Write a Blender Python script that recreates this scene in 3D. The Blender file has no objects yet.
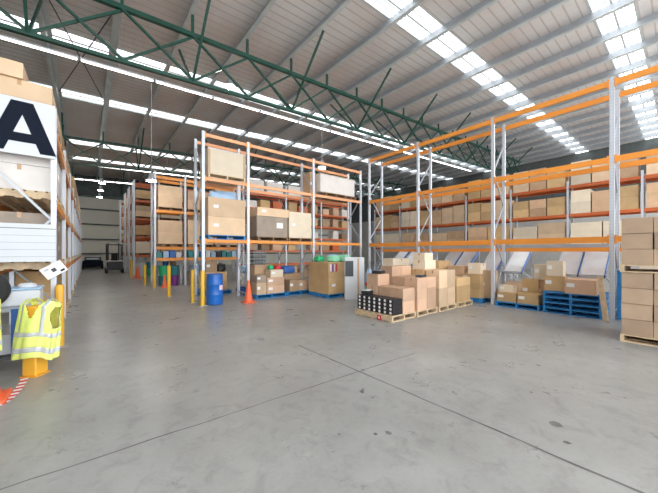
import bpy, bmesh, math, random
from mathutils import Vector, Matrix
random.seed(7)
R = math.radians
sc = bpy.context.scene
COL = sc.collection

# ------------------------------------------------------------------ materials
def mat(name, col, rough=0.6, metal=0.0, var=0.0, vscale=3.0, bump=0.0, bscale=20.0, col2=None, spec=0.5):
    m = bpy.data.materials.new(name); m.use_nodes = True
    nt = m.node_tree; b = nt.nodes['Principled BSDF']
    b.inputs['Roughness'].default_value = rough; b.inputs['Metallic'].default_value = metal
    b.inputs['Specular IOR Level'].default_value = spec
    c = (*col, 1)
    b.inputs['Base Color'].default_value = c
    tc = nt.nodes.new('ShaderNodeTexCoord')
    if var or col2:
        n = nt.nodes.new('ShaderNodeTexNoise'); n.inputs['Scale'].default_value = vscale; n.inputs['Detail'].default_value = 6
        geo = nt.nodes.new('ShaderNodeNewGeometry')
        nt.links.new(geo.outputs['Position'], n.inputs['Vector'])
        r = nt.nodes.new('ShaderNodeValToRGB')
        c2 = col2 or tuple(max(0, x*(1-var)) for x in col)
        c1 = tuple(min(1, x*(1+var*0.6)) for x in col)
        r.color_ramp.elements[0].position = 0.3; r.color_ramp.elements[0].color = (*c2, 1)
        r.color_ramp.elements[1].position = 0.7; r.color_ramp.elements[1].color = (*c1, 1)
        nt.links.new(n.outputs['Fac'], r.inputs['Fac']); nt.links.new(r.outputs['Color'], b.inputs['Base Color'])
    if bump:
        n2 = nt.nodes.new('ShaderNodeTexNoise'); n2.inputs['Scale'].default_value = bscale
        bp = nt.nodes.new('ShaderNodeBump'); bp.inputs['Strength'].default_value = bump
        nt.links.new(tc.outputs['Object'], n2.inputs['Vector'])
        nt.links.new(n2.outputs['Fac'], bp.inputs['Height']); nt.links.new(bp.outputs['Normal'], b.inputs['Normal'])
    return m

def emis(name, col, s):
    m = bpy.data.materials.new(name); m.use_nodes = True
    b = m.node_tree.nodes['Principled BSDF']
    b.inputs['Base Color'].default_value = (*col, 1)
    b.inputs['Emission Color'].default_value = (*col, 1); b.inputs['Emission Strength'].default_value = s
    return m

M = {}
M['kraft']   = mat('kraft_cardboard', (0.64, 0.42, 0.26), 0.8, var=0.12, vscale=2.5)
M['kraft2']  = mat('pale_cardboard', (0.72, 0.52, 0.34), 0.8, var=0.10, vscale=2.5)
M['kraft3']  = mat('yellow_cardboard', (0.66, 0.44, 0.22), 0.8, var=0.12, vscale=2.5)
M['kraft4']  = mat('pinkish_cardboard', (0.66, 0.43, 0.29), 0.8, var=0.10, vscale=2.5)
M['kraft5']  = mat('brown_cardboard', (0.40, 0.27, 0.165), 0.8, var=0.12, vscale=2.5)
M['kraft6']  = mat('mid_brown_cardboard', (0.50, 0.355, 0.245), 0.8, var=0.12, vscale=2.5)
M['greyb']   = mat('grey_brown_wrapped_board', (0.33, 0.26, 0.20), 0.45, var=0.2, vscale=3)
M['cream']   = mat('cream_board', (0.80, 0.68, 0.52), 0.6, var=0.06)
M['whitewrap'] = mat('white_stretch_wrap', (0.70, 0.65, 0.61), 0.3, var=0.08, bump=0.3, bscale=8)
for k_ in ('kraft', 'kraft2', 'kraft3', 'kraft4', 'kraft5', 'kraft6', 'cream'):     # board shade differs from box to box
    nt_ = M[k_].node_tree; b_ = nt_.nodes['Principled BSDF']; src = b_.inputs['Base Color'].links[0].from_socket
    oi = nt_.nodes.new('ShaderNodeObjectInfo'); mr = nt_.nodes.new('ShaderNodeMapRange'); mr.inputs['To Min'].default_value = 0.74; mr.inputs['To Max'].default_value = 1.12
    nt_.links.new(oi.outputs['Random'], mr.inputs['Value'])
    hs_ = nt_.nodes.new('ShaderNodeHueSaturation'); nt_.links.new(mr.outputs['Result'], hs_.inputs['Value']); nt_.links.new(src, hs_.inputs['Color'])
    nt_.links.new(hs_.outputs['Color'], b_.inputs['Base Color'])
M['tape']    = mat('brown_tape', (0.50, 0.30, 0.15), 0.3)
M['tapec']   = mat('clear_tape', (0.74, 0.58, 0.42), 0.25)
M['paper']   = mat('white_paper', (0.85, 0.85, 0.85), 0.7)
M['white']   = mat('white_board', (0.64, 0.66, 0.69), 0.5, var=0.03)
M['navy']    = mat('navy_letter', (0.008, 0.012, 0.024), 0.8, var=0.1, spec=0.15)
M['black']   = mat('black_plastic', (0.018, 0.018, 0.022), 0.45, var=0.15)
M['dark']    = mat('dark_grey_plastic', (0.06, 0.065, 0.075), 0.5, var=0.15)
M['orange']  = mat('orange_beam_paint', (0.90, 0.33, 0.05), 0.4, var=0.12, vscale=1.5)
M['orange2'] = mat('light_bleached_orange_paint', (0.86, 0.40, 0.20), 0.45, var=0.12, vscale=1.5)  # upper beams look bleached by the light; that paleness is put into the colour
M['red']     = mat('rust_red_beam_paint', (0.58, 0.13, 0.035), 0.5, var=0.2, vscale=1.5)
M['timber']  = mat('pale_pallet_timber', (0.66, 0.50, 0.32), 0.75, var=0.2, vscale=9)
M['timber2'] = mat('brown_pallet_timber', (0.30, 0.18, 0.10), 0.8, var=0.25, vscale=9)
M['blue']    = mat('blue_pallet_paint', (0.02, 0.23, 0.56), 0.55, var=0.25, vscale=7)
M['drum']    = mat('blue_drum_plastic', (0.01, 0.13, 0.50), 0.3, var=0.1)
M['yellow']  = mat('yellow_guard_paint', (0.85, 0.50, 0.02), 0.4, var=0.08)
M['yellow2'] = mat('orange_yellow_guard_paint', (0.88, 0.45, 0.04), 0.4, var=0.10)
M['cone']    = mat('orange_cone_rubber', (0.88, 0.15, 0.05), 0.45, var=0.08)
M['green']   = mat('dark_green_steel_paint', (0.008, 0.062, 0.042), 0.4, var=0.25, vscale=3)
M['green2']  = mat('dusty_teal_steel_paint', (0.03, 0.13, 0.105), 0.4, var=0.25, vscale=3)
M['galv']    = mat('galvanised_purlin_steel', (0.62, 0.67, 0.67), 0.38, 0.35, var=0.15, vscale=2)
M['steel']   = mat('grey_steel', (0.42, 0.45, 0.49), 0.4, 0.3, var=0.1)
M['lime']    = mat('hi_vis_yellow_cloth', (0.82, 0.93, 0.24), 0.75, var=0.08, vscale=14)
M['refl']    = mat('silver_reflective_tape', (0.62, 0.66, 0.70), 0.35, 0.2)
M['bgreen']  = mat('bright_green_plastic', (0.02, 0.45, 0.18), 0.4)
M['mint']    = mat('mint_green_wrap', (0.28, 0.68, 0.45), 0.35, var=0.2, vscale=8)
M['bred']    = mat('bright_red_plastic', (0.65, 0.03, 0.05), 0.4)
M['lblue']   = mat('light_blue_plastic', (0.35, 0.52, 0.72), 0.4, var=0.1)
M['mblue']   = mat('mid_blue_plastic', (0.04, 0.14, 0.45), 0.45, var=0.15)
M['purple']  = mat('purple_plastic', (0.20, 0.03, 0.25), 0.45)
M['teal']    = mat('teal_plastic', (0.02, 0.22, 0.24), 0.45)
M['tube']    = emis('lit_fluorescent_tube', (1.0, 0.98, 0.95), 6.0)
M['bay']     = emis('lit_bay_lamp', (1.0, 0.97, 0.92), 60.0)
M['wallc']   = mat('cream_precast_wall', (0.74, 0.73, 0.64), 0.8, var=0.06, vscale=0.6)
M['wallside']= mat('grey_cladding', (0.50, 0.49, 0.47), 0.7, var=0.08)
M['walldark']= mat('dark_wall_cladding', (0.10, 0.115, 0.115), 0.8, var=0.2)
M['panel']   = mat('silver_sheet', (0.78, 0.80, 0.83), 0.25, 0.45, var=0.15, vscale=2)
M['rubber']  = mat('black_rubber', (0.02, 0.02, 0.02), 0.8)
M['glassd']  = mat('dark_glass', (0.03, 0.035, 0.04), 0.1)
M['pink']    = mat('pale_pink_label', (0.80, 0.62, 0.66), 0.6)

def post_material():
    m = bpy.data.materials.new('punched_galvanised_upright'); m.use_nodes = True
    nt = m.node_tree; b = nt.nodes['Principled BSDF']
    b.inputs['Roughness'].default_value = 0.4; b.inputs['Metallic'].default_value = 0.25
    tc = nt.nodes.new('ShaderNodeTexCoord'); sep = nt.nodes.new('ShaderNodeSeparateXYZ')
    nt.links.new(tc.outputs['Object'], sep.inputs[0])
    def mth(op, a, v=None, w=None):
        n = nt.nodes.new('ShaderNodeMath'); n.operation = op
        nt.links.new(a, n.inputs[0]) if not isinstance(a, float) else None
        if v is not None:
            if isinstance(v, float): n.inputs[1].default_value = v
            else: nt.links.new(v, n.inputs[1])
        return n.outputs[0]
    fz = mth('FRACT', mth('MULTIPLY', sep.outputs['Z'], 13.0))
    hz = mth('LESS_THAN', fz, 0.45)
    ax = mth('ABSOLUTE', mth('ADD', mth('ABSOLUTE', sep.outputs['X']), -0.022))
    hx = mth('LESS_THAN', ax, 0.008)
    h = mth('MULTIPLY', hz, hx)
    mix = nt.nodes.new('ShaderNodeMix'); mix.data_type = 'RGBA'
    mix.inputs['A'].default_value = (0.64, 0.68, 0.74, 1); mix.inputs['B'].default_value = (0.52, 0.55, 0.60, 1)
    nt.links.new(h, mix.inputs['Factor']); nt.links.new(mix.outputs['Result'], b.inputs['Base Color'])
    return m
M['post'] = post_material()

def floor_material():
    m = bpy.data.materials.new('polished_concrete'); m.use_nodes = True
    nt = m.node_tree; b = nt.nodes['Principled BSDF']; L = nt.links.new
    geo = nt.nodes.new('ShaderNodeNewGeometry')
    def noise(scale, det=8, rough=0.6, dist=0.0):
        n = nt.nodes.new('ShaderNodeTexNoise'); n.inputs['Scale'].default_value = scale; n.inputs['Detail'].default_value = det
        n.inputs['Roughness'].default_value = rough; n.inputs['Distortion'].default_value = dist
        L(geo.outputs['Position'], n.inputs['Vector']); return n.outputs['Fac']
    def ramp(f, stops):
        r = nt.nodes.new('ShaderNodeValToRGB')
        while len(r.color_ramp.elements) < len(stops): r.color_ramp.elements.new(0.5)
        for e, (p, c) in zip(r.color_ramp.elements, stops): e.position = p; e.color = (*c, 1)
        L(f, r.inputs['Fac']); return r.outputs['Color']
    def mixc(mode, fac, a, b_):
        n = nt.nodes.new('ShaderNodeMix'); n.data_type = 'RGBA'; n.blend_type = mode
        n.inputs['Factor'].default_value = fac; L(a, n.inputs['A']); L(b_, n.inputs['B']); return n.outputs['Result']
    base = ramp(noise(0.6), [(0.3, (0.285, 0.285, 0.272)), (0.5, (0.345, 0.345, 0.332)), (0.72, (0.43, 0.43, 0.415))])
    mid = ramp(noise(4.5, 10, 0.7, 0.6), [(0.3, (0.74, 0.74, 0.735)), (0.5, (0.96, 0.96, 0.96)), (0.75, (1.0, 1.0, 1.0))])
    fine = ramp(noise(30, 4, 0.7), [(0.25, (0.90, 0.90, 0.90)), (0.6, (1, 1, 1))])
    c = mixc('MULTIPLY', 1.0, base, mid); c = mixc('MULTIPLY', 0.8, c, fine)
    spots = ramp(noise(2.3, 3, 0.5), [(0.20, (0.7, 0.7, 0.7)), (0.27, (1, 1, 1))])
    c = mixc('MULTIPLY', 0.8, c, spots)
    L(c, b.inputs['Base Color'])
    rr = nt.nodes.new('ShaderNodeMapRange'); rr.inputs['To Min'].default_value = 0.16; rr.inputs['To Max'].default_value = 0.46
    L(noise(1.7, 8, 0.7), rr.inputs['Value']); L(rr.outputs['Result'], b.inputs['Roughness'])
    b.inputs['Specular IOR Level'].default_value = 0.5
    bp = nt.nodes.new('ShaderNodeBump'); bp.inputs['Strength'].default_value = 0.05
    L(noise(25), bp.inputs['Height']); L(bp.outputs['Normal'], b.inputs['Normal'])
    return m
M['floor'] = floor_material()
M['joint'] = mat('dark_joint_sealant', (0.10, 0.098, 0.09), 0.8, col2=(0.22, 0.21, 0.20), vscale=3)

def roof_material():
    m = bpy.data.materials.new('foil_faced_roof_lining'); m.use_nodes = True
    nt = m.node_tree; b = nt.nodes['Principled BSDF']; L = nt.links.new
    geo = nt.nodes.new('ShaderNodeNewGeometry'); sep = nt.nodes.new('ShaderNodeSeparateXYZ')
    L(geo.outputs['Position'], sep.inputs[0])
    def mth(op, a, v):
        n = nt.nodes.new('ShaderNodeMath'); n.operation = op; L(a, n.inputs[0])
        if isinstance(v, float): n.inputs[1].default_value = v
        else: L(v, n.inputs[1])
        return n.outputs[0]
    ln1 = mth('LESS_THAN', mth('FRACT', mth('MULTIPLY', sep.outputs['Y'], 3.3), 0.0), 0.16)
    ln2 = mth('LESS_THAN', mth('FRACT', mth('MULTIPLY', sep.outputs['X'], 3.3), 0.0), 0.08)
    ln = mth('MAXIMUM', ln1, mth('MULTIPLY', ln2, 0.2))
    n = nt.nodes.new('ShaderNodeTexNoise'); n.inputs['Scale'].default_value = 0.35; n.inputs['Detail'].default_value = 5
    L(geo.outputs['Position'], n.inputs['Vector'])
    r = nt.nodes.new('ShaderNodeValToRGB')
    r.color_ramp.elements[0].position = 0.35; r.color_ramp.elements[0].color = (0.66, 0.585, 0.545, 1)
    r.color_ramp.elements[1].position = 0.65; r.color_ramp.elements[1].color = (0.76, 0.745, 0.73, 1)
    L(n.outputs['Fac'], r.inputs['Fac'])
    mix = nt.nodes.new('ShaderNodeMix'); mix.data_type = 'RGBA'
    L(ln, mix.inputs['Factor']); L(r.outputs['Color'], mix.inputs['A']); mix.inputs['B'].default_value = (0.56, 0.50, 0.47, 1)
    L(mix.outputs['Result'], b.inputs['Base Color'])
    b.inputs['Roughness'].default_value = 0.5; b.inputs['Metallic'].default_value = 0.15
    n2 = nt.nodes.new('ShaderNodeTexNoise'); n2.inputs['Scale'].default_value = 3.0; L(geo.outputs['Position'], n2.inputs['Vector'])
    bp = nt.nodes.new('ShaderNodeBump'); bp.inputs['Strength'].default_value = 0.25; bp.inputs['Distance'].default_value = 0.1
    L(n2.outputs['Fac'], bp.inputs['Height']); L(bp.outputs['Normal'], b.inputs['Normal'])
    return m
M['roof'] = roof_material()

def skylight_material():
    m = bpy.data.materials.new('daylit_translucent_sheet'); m.use_nodes = True
    nt = m.node_tree; b = nt.nodes['Principled BSDF']; L = nt.links.new
    geo = nt.nodes.new('ShaderNodeNewGeometry'); sep = nt.nodes.new('ShaderNodeSeparateXYZ')
    L(geo.outputs['Position'], sep.inputs[0])
    w = nt.nodes.new('ShaderNodeMath'); w.operation = 'MULTIPLY'; w.inputs[1].default_value = 6.4; L(sep.outputs['Y'], w.inputs[0])
    f = nt.nodes.new('ShaderNodeMath'); f.operation = 'FRACT'; L(w.outputs[0], f.inputs[0])
    r = nt.nodes.new('ShaderNodeValToRGB')     # the sheet's ribs let less light through
    r.color_ramp.elements[0].position = 0.36; r.color_ramp.elements[0].color = (0.13, 0.14, 0.15, 1)
    r.color_ramp.elements[1].position = 0.48; r.color_ramp.elements[1].color = (1, 1, 1, 1)
    L(f.outputs[0], r.inputs['Fac']); L(r.outputs['Color'], b.inputs['Emission Color'])
    b.inputs['Emission Strength'].default_value = SKY
    b.inputs['Base Color'].default_value = (0.6, 0.63, 0.65, 1)
    return m
SKY = 2.1
M['sky'] = skylight_material()

# ------------------------------------------------------------------ mesh helpers
class MB:
    def __init__(s): s.v = []; s.f = []; s.m = []; s.mats = []
    def mi(s, m):
        if m not in s.mats: s.mats.append(m)
        return s.mats.index(m)
    def add(s, vs, fs, m, mx=None):
        k = len(s.v); i = s.mi(m)
        for v in vs:
            v = Vector(v)
            s.v.append(tuple(mx @ v if mx else v))
        for f in fs: s.f.append([a+k for a in f]); s.m.append(i)
        return s
    def box(s, x0, x1, y0, y1, z0, z1, m, mx=None):
        return s.add([(x0,y0,z0),(x1,y0,z0),(x1,y1,z0),(x0,y1,z0),(x0,y0,z1),(x1,y0,z1),(x1,y1,z1),(x0,y1,z1)],
              [(0,3,2,1),(4,5,6,7),(0,1,5,4),(1,2,6,5),(2,3,7,6),(3,0,4,7)], m, mx)
    def bar(s, p, q, w, h, m, up=(0,0,1)):
        p = Vector(p); q = Vector(q); d = (q-p); L = d.length; d.normalize()
        u = Vector(up)
        if abs(d.dot(u)) > 0.98: u = Vector((1,0,0))
        a = d.cross(u).normalized(); b = a.cross(d).normalized()
        vs = []
        for e in (p, q):
            for (i, j) in ((-1,-1),(1,-1),(1,1),(-1,1)): vs.append(e + a*i*w/2 + b*j*h/2)
        return s.add(vs, [(0,3,2,1),(4,5,6,7),(0,1,5,4),(1,2,6,5),(2,3,7,6),(3,0,4,7)], m)
    def lathe(s, prof, m, n=20, c=(0,0,0), axis='z', cap=True):
        k = len(s.v); i = s.mi(m)
        for (r, z) in prof:
            for a in range(n):
                t = 2*math.pi*a/n
                x, y = r*math.cos(t), r*math.sin(t)
                if axis == 'z': p = (x, y, z)
                elif axis == 'y': p = (x, z, y)
                else: p = (z, x, y)
                s.v.append((p[0]+c[0], p[1]+c[1], p[2]+c[2]))
        for j in range(len(prof)-1):
            for a in range(n):
                b = (a+1) % n
                s.f.append([k+j*n+a, k+j*n+b, k+(j+1)*n+b, k+(j+1)*n+a]); s.m.append(i)
        if cap:
            s.f.append([k+a for a in range(n)][::-1]); s.m.append(i)
            s.f.append([k+(len(prof)-1)*n+a for a in range(n)]); s.m.append(i)
        return s
    def tube(s, pts, r, m, n=8):
        pts = [Vector(p) for p in pts]; k = len(s.v); i = s.mi(m)
        for j, p in enumerate(pts):
            d = (pts[min(j+1, len(pts)-1)] - pts[max(j-1, 0)]).normalized()
            u = Vector((0,0,1)) if abs(d.z) < 0.9 else Vector((1,0,0))
            a = d.cross(u).normalized(); b = a.cross(d)
            for q in range(n):
                t = 2*math.pi*q/n; s.v.append(tuple(p + a*r*math.cos(t) + b*r*math.sin(t)))
        for j in range(len(pts)-1):
            for q in range(n):
                w = (q+1) % n; s.f.append([k+j*n+q, k+j*n+w, k+(j+1)*n+w, k+(j+1)*n+q]); s.m.append(i)
        s.f.append([k+q for q in range(n)][::-1]); s.m.append(i)
        s.f.append([k+(len(pts)-1)*n+q for q in range(n)]); s.m.append(i)
        return s
    def mesh(s, name, bevel=0.0, smooth=False):
        me = bpy.data.meshes.new(name); me.from_pydata(s.v, [], s.f)
        for m in s.mats: me.materials.append(M[m])
        me.polygons.foreach_set('material_index', s.m)
        bm = bmesh.new(); bm.from_mesh(me)
        if bevel: bmesh.ops.bevel(bm, geom=bm.edges[:], offset=bevel, segments=1, affect='EDGES', clamp_overlap=True)
        bmesh.ops.recalc_face_normals(bm, faces=bm.faces[:])
        bm.to_mesh(me); bm.free()
        if smooth:
            for p in me.polygons: p.use_smooth = True
            try: me.set_sharp_from_angle(angle=R(40))
            except Exception: pass
        return me
    def obj(s, name, parent=None, loc=(0,0,0), rz=0, bevel=0.0, smooth=False):
        return link(name, s.mesh(name, bevel, smooth), parent, loc, rz)

def link(name, me, parent=None, loc=(0,0,0), rz=0):
    o = bpy.data.objects.new(name, me); COL.objects.link(o)
    o.location = loc; o.rotation_euler = (0, 0, rz)
    if parent: o.parent = parent
    return o
def tag(o, label, cat, group=None, kind=None):
    o['label'] = label; o['category'] = cat
    if group: o['group'] = group
    if kind: o['kind'] = kind
    return o
def thing(name, label, cat, loc=(0,0,0), rz=0, group=None):
    return tag(link(name, None, None, loc, rz), label, cat, group)
def struct(name, mb, label=None):
    o = mb.obj(name); o['kind'] = 'structure'
    if label: o['label'] = label
    return o
def dup(root, loc, rz, label, group=None):
    r = root.copy(); COL.objects.link(r); r.location = loc; r.rotation_euler = (0, 0, rz)
    r['label'] = label
    if group: r['group'] = group
    for ch in list(root.children):
        c = ch.copy(); COL.objects.link(c); c.parent = r
        for g in list(ch.children):
            d = g.copy(); COL.objects.link(d); d.parent = c
    return r

# ------------------------------------------------------------------ the building
XL, XR, YF, YB = -7.0, 34.0, 36.5, -7.0
SL = 0.045
def zr(x): return 8.95 + SL*x
mb = MB(); mb.box(XL-0.3, XR+0.3, YB, YF+0.3, -0.12, 0, 'floor'); struct('floor', mb)
# floor joints (saw cuts filled with sealant)
def joint(p, q, w, amp=0.012):
    m = MB(); n = 60; vs = []; fs = []
    d = Vector(q)-Vector(p); s_ = Vector((-d.y, d.x)).normalized()
    rnd = random.Random(3)
    for i in range(n+1):
        c = Vector(p)+d*i/n; ww = w*(0.7+0.6*rnd.random()); off = amp*(rnd.random()-0.5)
        for sg in (-1, 1):
            v = c + s_*(off+sg*ww/2); vs.append((v.x, v.y, 0.0015))
    for i in range(n): fs.append((2*i, 2*i+1, 2*i+3, 2*i+2))
    m.add(vs, fs, 'joint'); return m
struct('trim_1', joint((2.93, YB+0.1), (2.78, 4.2), 0.022))
struct('trim_2', joint((-6.8, 3.25), (4.0, 2.70), 0.014))
struct('trim_3', joint((-6.9, 10.6), (33, 10.6), 0.014))
m = MB(); rs = random.Random(11)
for (x, y, r_) in ((2.42, 2.34, 0.035), (2.47, 2.37, 0.022), (1.70, 1.92, 0.014), (1.95, 1.72, 0.02), (2.05, 1.66, 0.03), (3.9, 1.1, 0.02), (4.9, 1.3, 0.03), (3.35, 0.75, 0.05), (3.1, 0.62, 0.03), (0.9, 4.2, 0.02), (2.1, 3.6, 0.02), (-0.1, 4.5, 0.02), (3.9, 2.0, 0.015)):
    vs = [(x+r_*(0.6+0.6*rs.random())*math.cos(a), y+r_*(0.6+0.6*rs.random())*math.sin(a), 0.0012) for a in [i*math.pi/6 for i in range(12)]]
    m.add(vs, [tuple(range(12))], 'joint')
struct('trim_9', m)
# roof: lining between the skylight strips, skylights, purlins
strips = [-3.0, 1.45, 5.7, 13.5, 18.1, 25.7, 30.0]
HW = 0.47
edges = [YB] + [e for c in strips for e in (c-HW, c+HW)] + [YF]
m = MB()
for i in range(0, len(edges), 2):
    a, b = edges[i], edges[i+1]
    m.add([(XL, a, zr(XL)), (XR, a, zr(XR)), (XR, b, zr(XR)), (XL, b, zr(XL)),
           (XL, a, zr(XL)+0.08), (XR, a, zr(XR)+0.08), (XR, b, zr(XR)+0.08), (XL, b, zr(XL)+0.08)],
          [(0,3,2,1),(4,5,6,7),(0,1,5,4),(1,2,6,5),(2,3,7,6),(3,0,4,7)], 'roof')
struct('ceiling', m)
for k, c in enumerate(strips):
    m = MB()
    for a, b in ((c-HW, c-0.03), (c+0.03, c+HW)):
        n = 2
        # ribbed translucent sheet
        vs = []; fs = []
        ys = []
        for i in range(n):
            y = a+(b-a)*i/n; w = (b-a)/n
            ys += [(y, 0.0), (y+w*0.55, 0.0), (y+w*0.65, 0.035), (y+w*0.9, 0.035)]
        ys.append((b, 0.0))
        for (y, dz) in ys:
            for x in (XL, XR): vs.append((x, y, zr(x)+0.03+dz))
        for i in range(len(ys)-1): fs.append((2*i, 2*i+1, 2*i+3, 2*i+2))
        m.add(vs, fs, 'sky')
    o = struct('window_%d' % (k+1), m)
    f = MB()
    for y in (c-HW, c, c+HW):
        f.add([(XL, y-0.03, zr(XL)-0.01), (XR, y-0.03, zr(XR)-0.01), (XR, y+0.03, zr(XR)-0.01), (XL, y+0.03, zr(XL)-0.01),
               (XL, y-0.03, zr(XL)+0.07), (XR, y-0.03, zr(XR)+0.07), (XR, y+0.03, zr(XR)+0.07), (XL, y+0.03, zr(XL)+0.07)],
              [(0,3,2,1),(4,5,6,7),(0,1,5,4),(1,2,6,5),(2,3,7,6),(3,0,4,7)], 'galv')
    f.obj('window_frame', o)
# walls
m = MB(); m.box(XL, XR, YF, YF+0.2, 0, 6.9, 'wallc'); struct('wall_far', m)
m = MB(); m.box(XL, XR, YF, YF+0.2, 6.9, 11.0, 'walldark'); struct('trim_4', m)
for k, z in enumerate((1.45, 2.85, 4.3, 5.75)):
    m = MB(); m.box(XL, XR, YF-0.14, YF, z-0.07, z+0.05, 'walldark'); struct('trim_%d' % (5+k), m)
m = MB(); m.box(XL, XL+0.2, YB, YF, 0, zr(XL), 'wallside'); struct('wall_left', m)
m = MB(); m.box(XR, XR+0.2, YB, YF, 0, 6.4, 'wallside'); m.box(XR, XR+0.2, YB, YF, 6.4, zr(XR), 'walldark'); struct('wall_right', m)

# purlins: galvanised Z sections running the length of the hall
def purlin_mesh():
    m = MB(); d = 0.32; t = 0.014; w = 0.125
    y0, y1 = YB, YF-0.05
    m.box(-t/2, t/2, y0, y1, -d+t, -t, 'steel')
    m.box(-w, t/2, y0, y1, -d, -d+t, 'galv'); m.box(-w, -w+t, y0, y1, -d, -d+0.03, 'galv')
    m.box(-t/2, w, y0, y1, -t, 0, 'galv')
    return m.mesh('roof_purlin')
pm = purlin_mesh()
xs = [0.69+1.74*k for k in range(-4, 20) if XL+0.3 < 0.69+1.74*k < XR-0.3]
def ordw(i):
    W = ['first','second','third','fourth','fifth','sixth','seventh','eighth','ninth','tenth','eleventh','twelfth','thirteenth',
         'fourteenth','fifteenth','sixteenth','seventeenth','eighteenth','nineteenth','twentieth','twenty-first','twenty-second','twenty-third','twenty-fourth','twenty-fifth','twenty-sixth']
    return W[i]
for i, x in enumerate(xs):
    o = link('roof_purlin', pm, None, (x, 0, zr(x)-0.005))
    tag(o, 'galvanised steel roof purlin running down the hall, %s counted from the left wall' % ordw(i), 'roof beam', 'purlins under the roof')

# green trusses, cross braced panels, rising with the roof
def truss(Y, label, mi, braces=True):
    t = thing('roof_truss', label, 'truss', (0, Y, 0))
    lo = lambda x: 6.58+0.058*x; hi = lambda x: 7.99+0.058*x
    x0, x1 = 2.43-1.74*5, 2.43+1.74*16
    m = MB(); m.bar((x0, 0, hi(x0)), (x1, 0, hi(x1)), 0.12, 0.12, mi); m.obj('top_chord', t)
    m = MB(); m.bar((x0, 0, lo(x0)), (x1, 0, lo(x1)), 0.11, 0.09, mi); m.obj('bottom_chord', t)
    for k in range(-5, 16):
        a = 2.43+1.74*k; b = a+1.74
        m = MB(); m.bar((a, -0.035, hi(a)-0.05), (b, -0.035, lo(b)+0.04), 0.06, 0.06, mi); m.obj('web_brace', t)
        m = MB(); m.bar((a, 0.035, lo(a)+0.04), (b, 0.035, hi(b)-0.05), 0.06, 0.06, mi); m.obj('web_brace', t)
        m = MB(); m.bar((a, 0, hi(a)), (a, 0, zr(a)-0.33), 0.07, 0.07, mi); m.obj('purlin_cleat', t)
        if braces and (k % 2) == 0:
            for sg in (-1, 1) :
                m = MB(); m.bar((a, sg*0.06, lo(a)+0.02), (a+0.05, sg*1.9, zr(a)-0.345), 0.06, 0.06, mi); m.obj('fly_brace', t)
    return t
truss(9.4, 'dark green cross-braced steel roof truss nearest, above the first orange rack', 'green')
truss(21.6, 'second green steel roof truss, over the middle of the aisle', 'green')
truss(33.6, 'farthest green steel roof truss, just before the end wall', 'green')

for (xa, ya, xb, yb, nm) in ((-0.95, 10.6, 0.55, 17.0, 'left one of the crossing pair'), (0.55, 10.6, -0.95, 17.0, 'right one of the crossing pair')):
    dz = 0.0 if xa < 0 else 0.05
    o = MB().tube([(xa, ya, zr(xa)-0.36-dz), (xb, yb, zr(xb)-0.36-dz)], 0.018, 'dark', 8).obj('bracing_rod')
    tag(o, 'thin dark roof rod at upper left, %s' % nm, 'bracing rod')

# fluorescent battens hung along the trusses
def batten_proto():
    t = thing('fluorescent_batten', '', 'light fitting')
    m = MB(); m.box(-0.83, 0.83, -0.04, 0.04, 0.0, 0.045, 'white'); m.obj('batten_body', t)
    m = MB(); m.tube([(-0.82, 0, -0.022), (0.82, 0, -0.022)], 0.018, 'tube', 10); m.obj('fluorescent_tube', t)
    MB().box(-0.855, -0.83, -0.05, 0.05, -0.045, 0.06, 'white').obj('end_cap', t); MB().box(0.83, 0.855, -0.05, 0.05, -0.045, 0.06, 'white').obj('end_cap', t)
    MB().tube([(0, 0, 0.045), (0.085, 0, 1.872)], 0.006, 'steel', 6).obj('suspension_rod', t)
    return t
bp_ = batten_proto(); first = True
for (Y, z0, rowname, n0, n1) in ((10.25, 6.75, 'behind the nearest green truss', -1, 13), (22.4, 6.75, 'behind the second green truss', -1, 4), (27.0, 6.75, 'between the last two trusses', -1, 3)):
    for i, k in enumerate(range(n0, n1)):
        x = 0.69 + 1.74*k
        lab = 'lit fluorescent batten in the row %s, %s visible from the left' % (rowname, ordw(i))
        if first: o = bp_; o['label'] = lab; o['group'] = 'battens ' + rowname; first = False; o.location = (x, Y, z0+SL*x)
        else: o = dup(bp_, (x, Y, z0+SL*x), 0, lab, 'battens ' + rowname)
        o.rotation_euler = (0, -math.atan(SL), 0)

# high-bay lamps
def bay_lamp(loc, label, rod):
    t = thing('high_bay_lamp', label, 'lamp', loc, 0, 'high-bay lamps under the roof')
    m = MB(); m.lathe([(0.05, 0.34), (0.08, 0.30), (0.10, 0.16), (0.17, 0.04), (0.18, 0.0)], 'steel', 20); m.obj('lamp_shade', t, smooth=True)
    m = MB(); m.lathe([(0.16, -0.03), (0.16, 0.0)], 'bay', 20); m.obj('lamp_lens', t)
    m = MB(); m.tube([(0, 0, 0.34), (0, 0, rod)], 0.012, 'steel'); m.obj('hanging_rod', t)
    return t
bay_lamp((2.05, 14.2, 4.60), 'lit high-bay lamp hanging over the aisle by the second rack end post', 4.1)
bay_lamp((8.45, 10.75, 5.55), 'lit high-bay lamp shining above the white wrapped load on the first rack', 3.4)
bay_lamp((4.07, 10.7, 7.75), 'lit high-bay lamp high under the roof behind the nearest green truss', 1.1)
bay_lamp((0.75, 26.0, 6.45), 'lit high-bay lamp deep in the left aisle, nearest of three', 2.2)
bay_lamp((0.75, 28.6, 6.35), 'lit high-bay lamp deep in the left aisle, middle of three', 2.3)
bay_lamp((0.75, 31.4, 6.25), 'lit high-bay lamp deep in the left aisle, farthest of three', 2.4)

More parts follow.
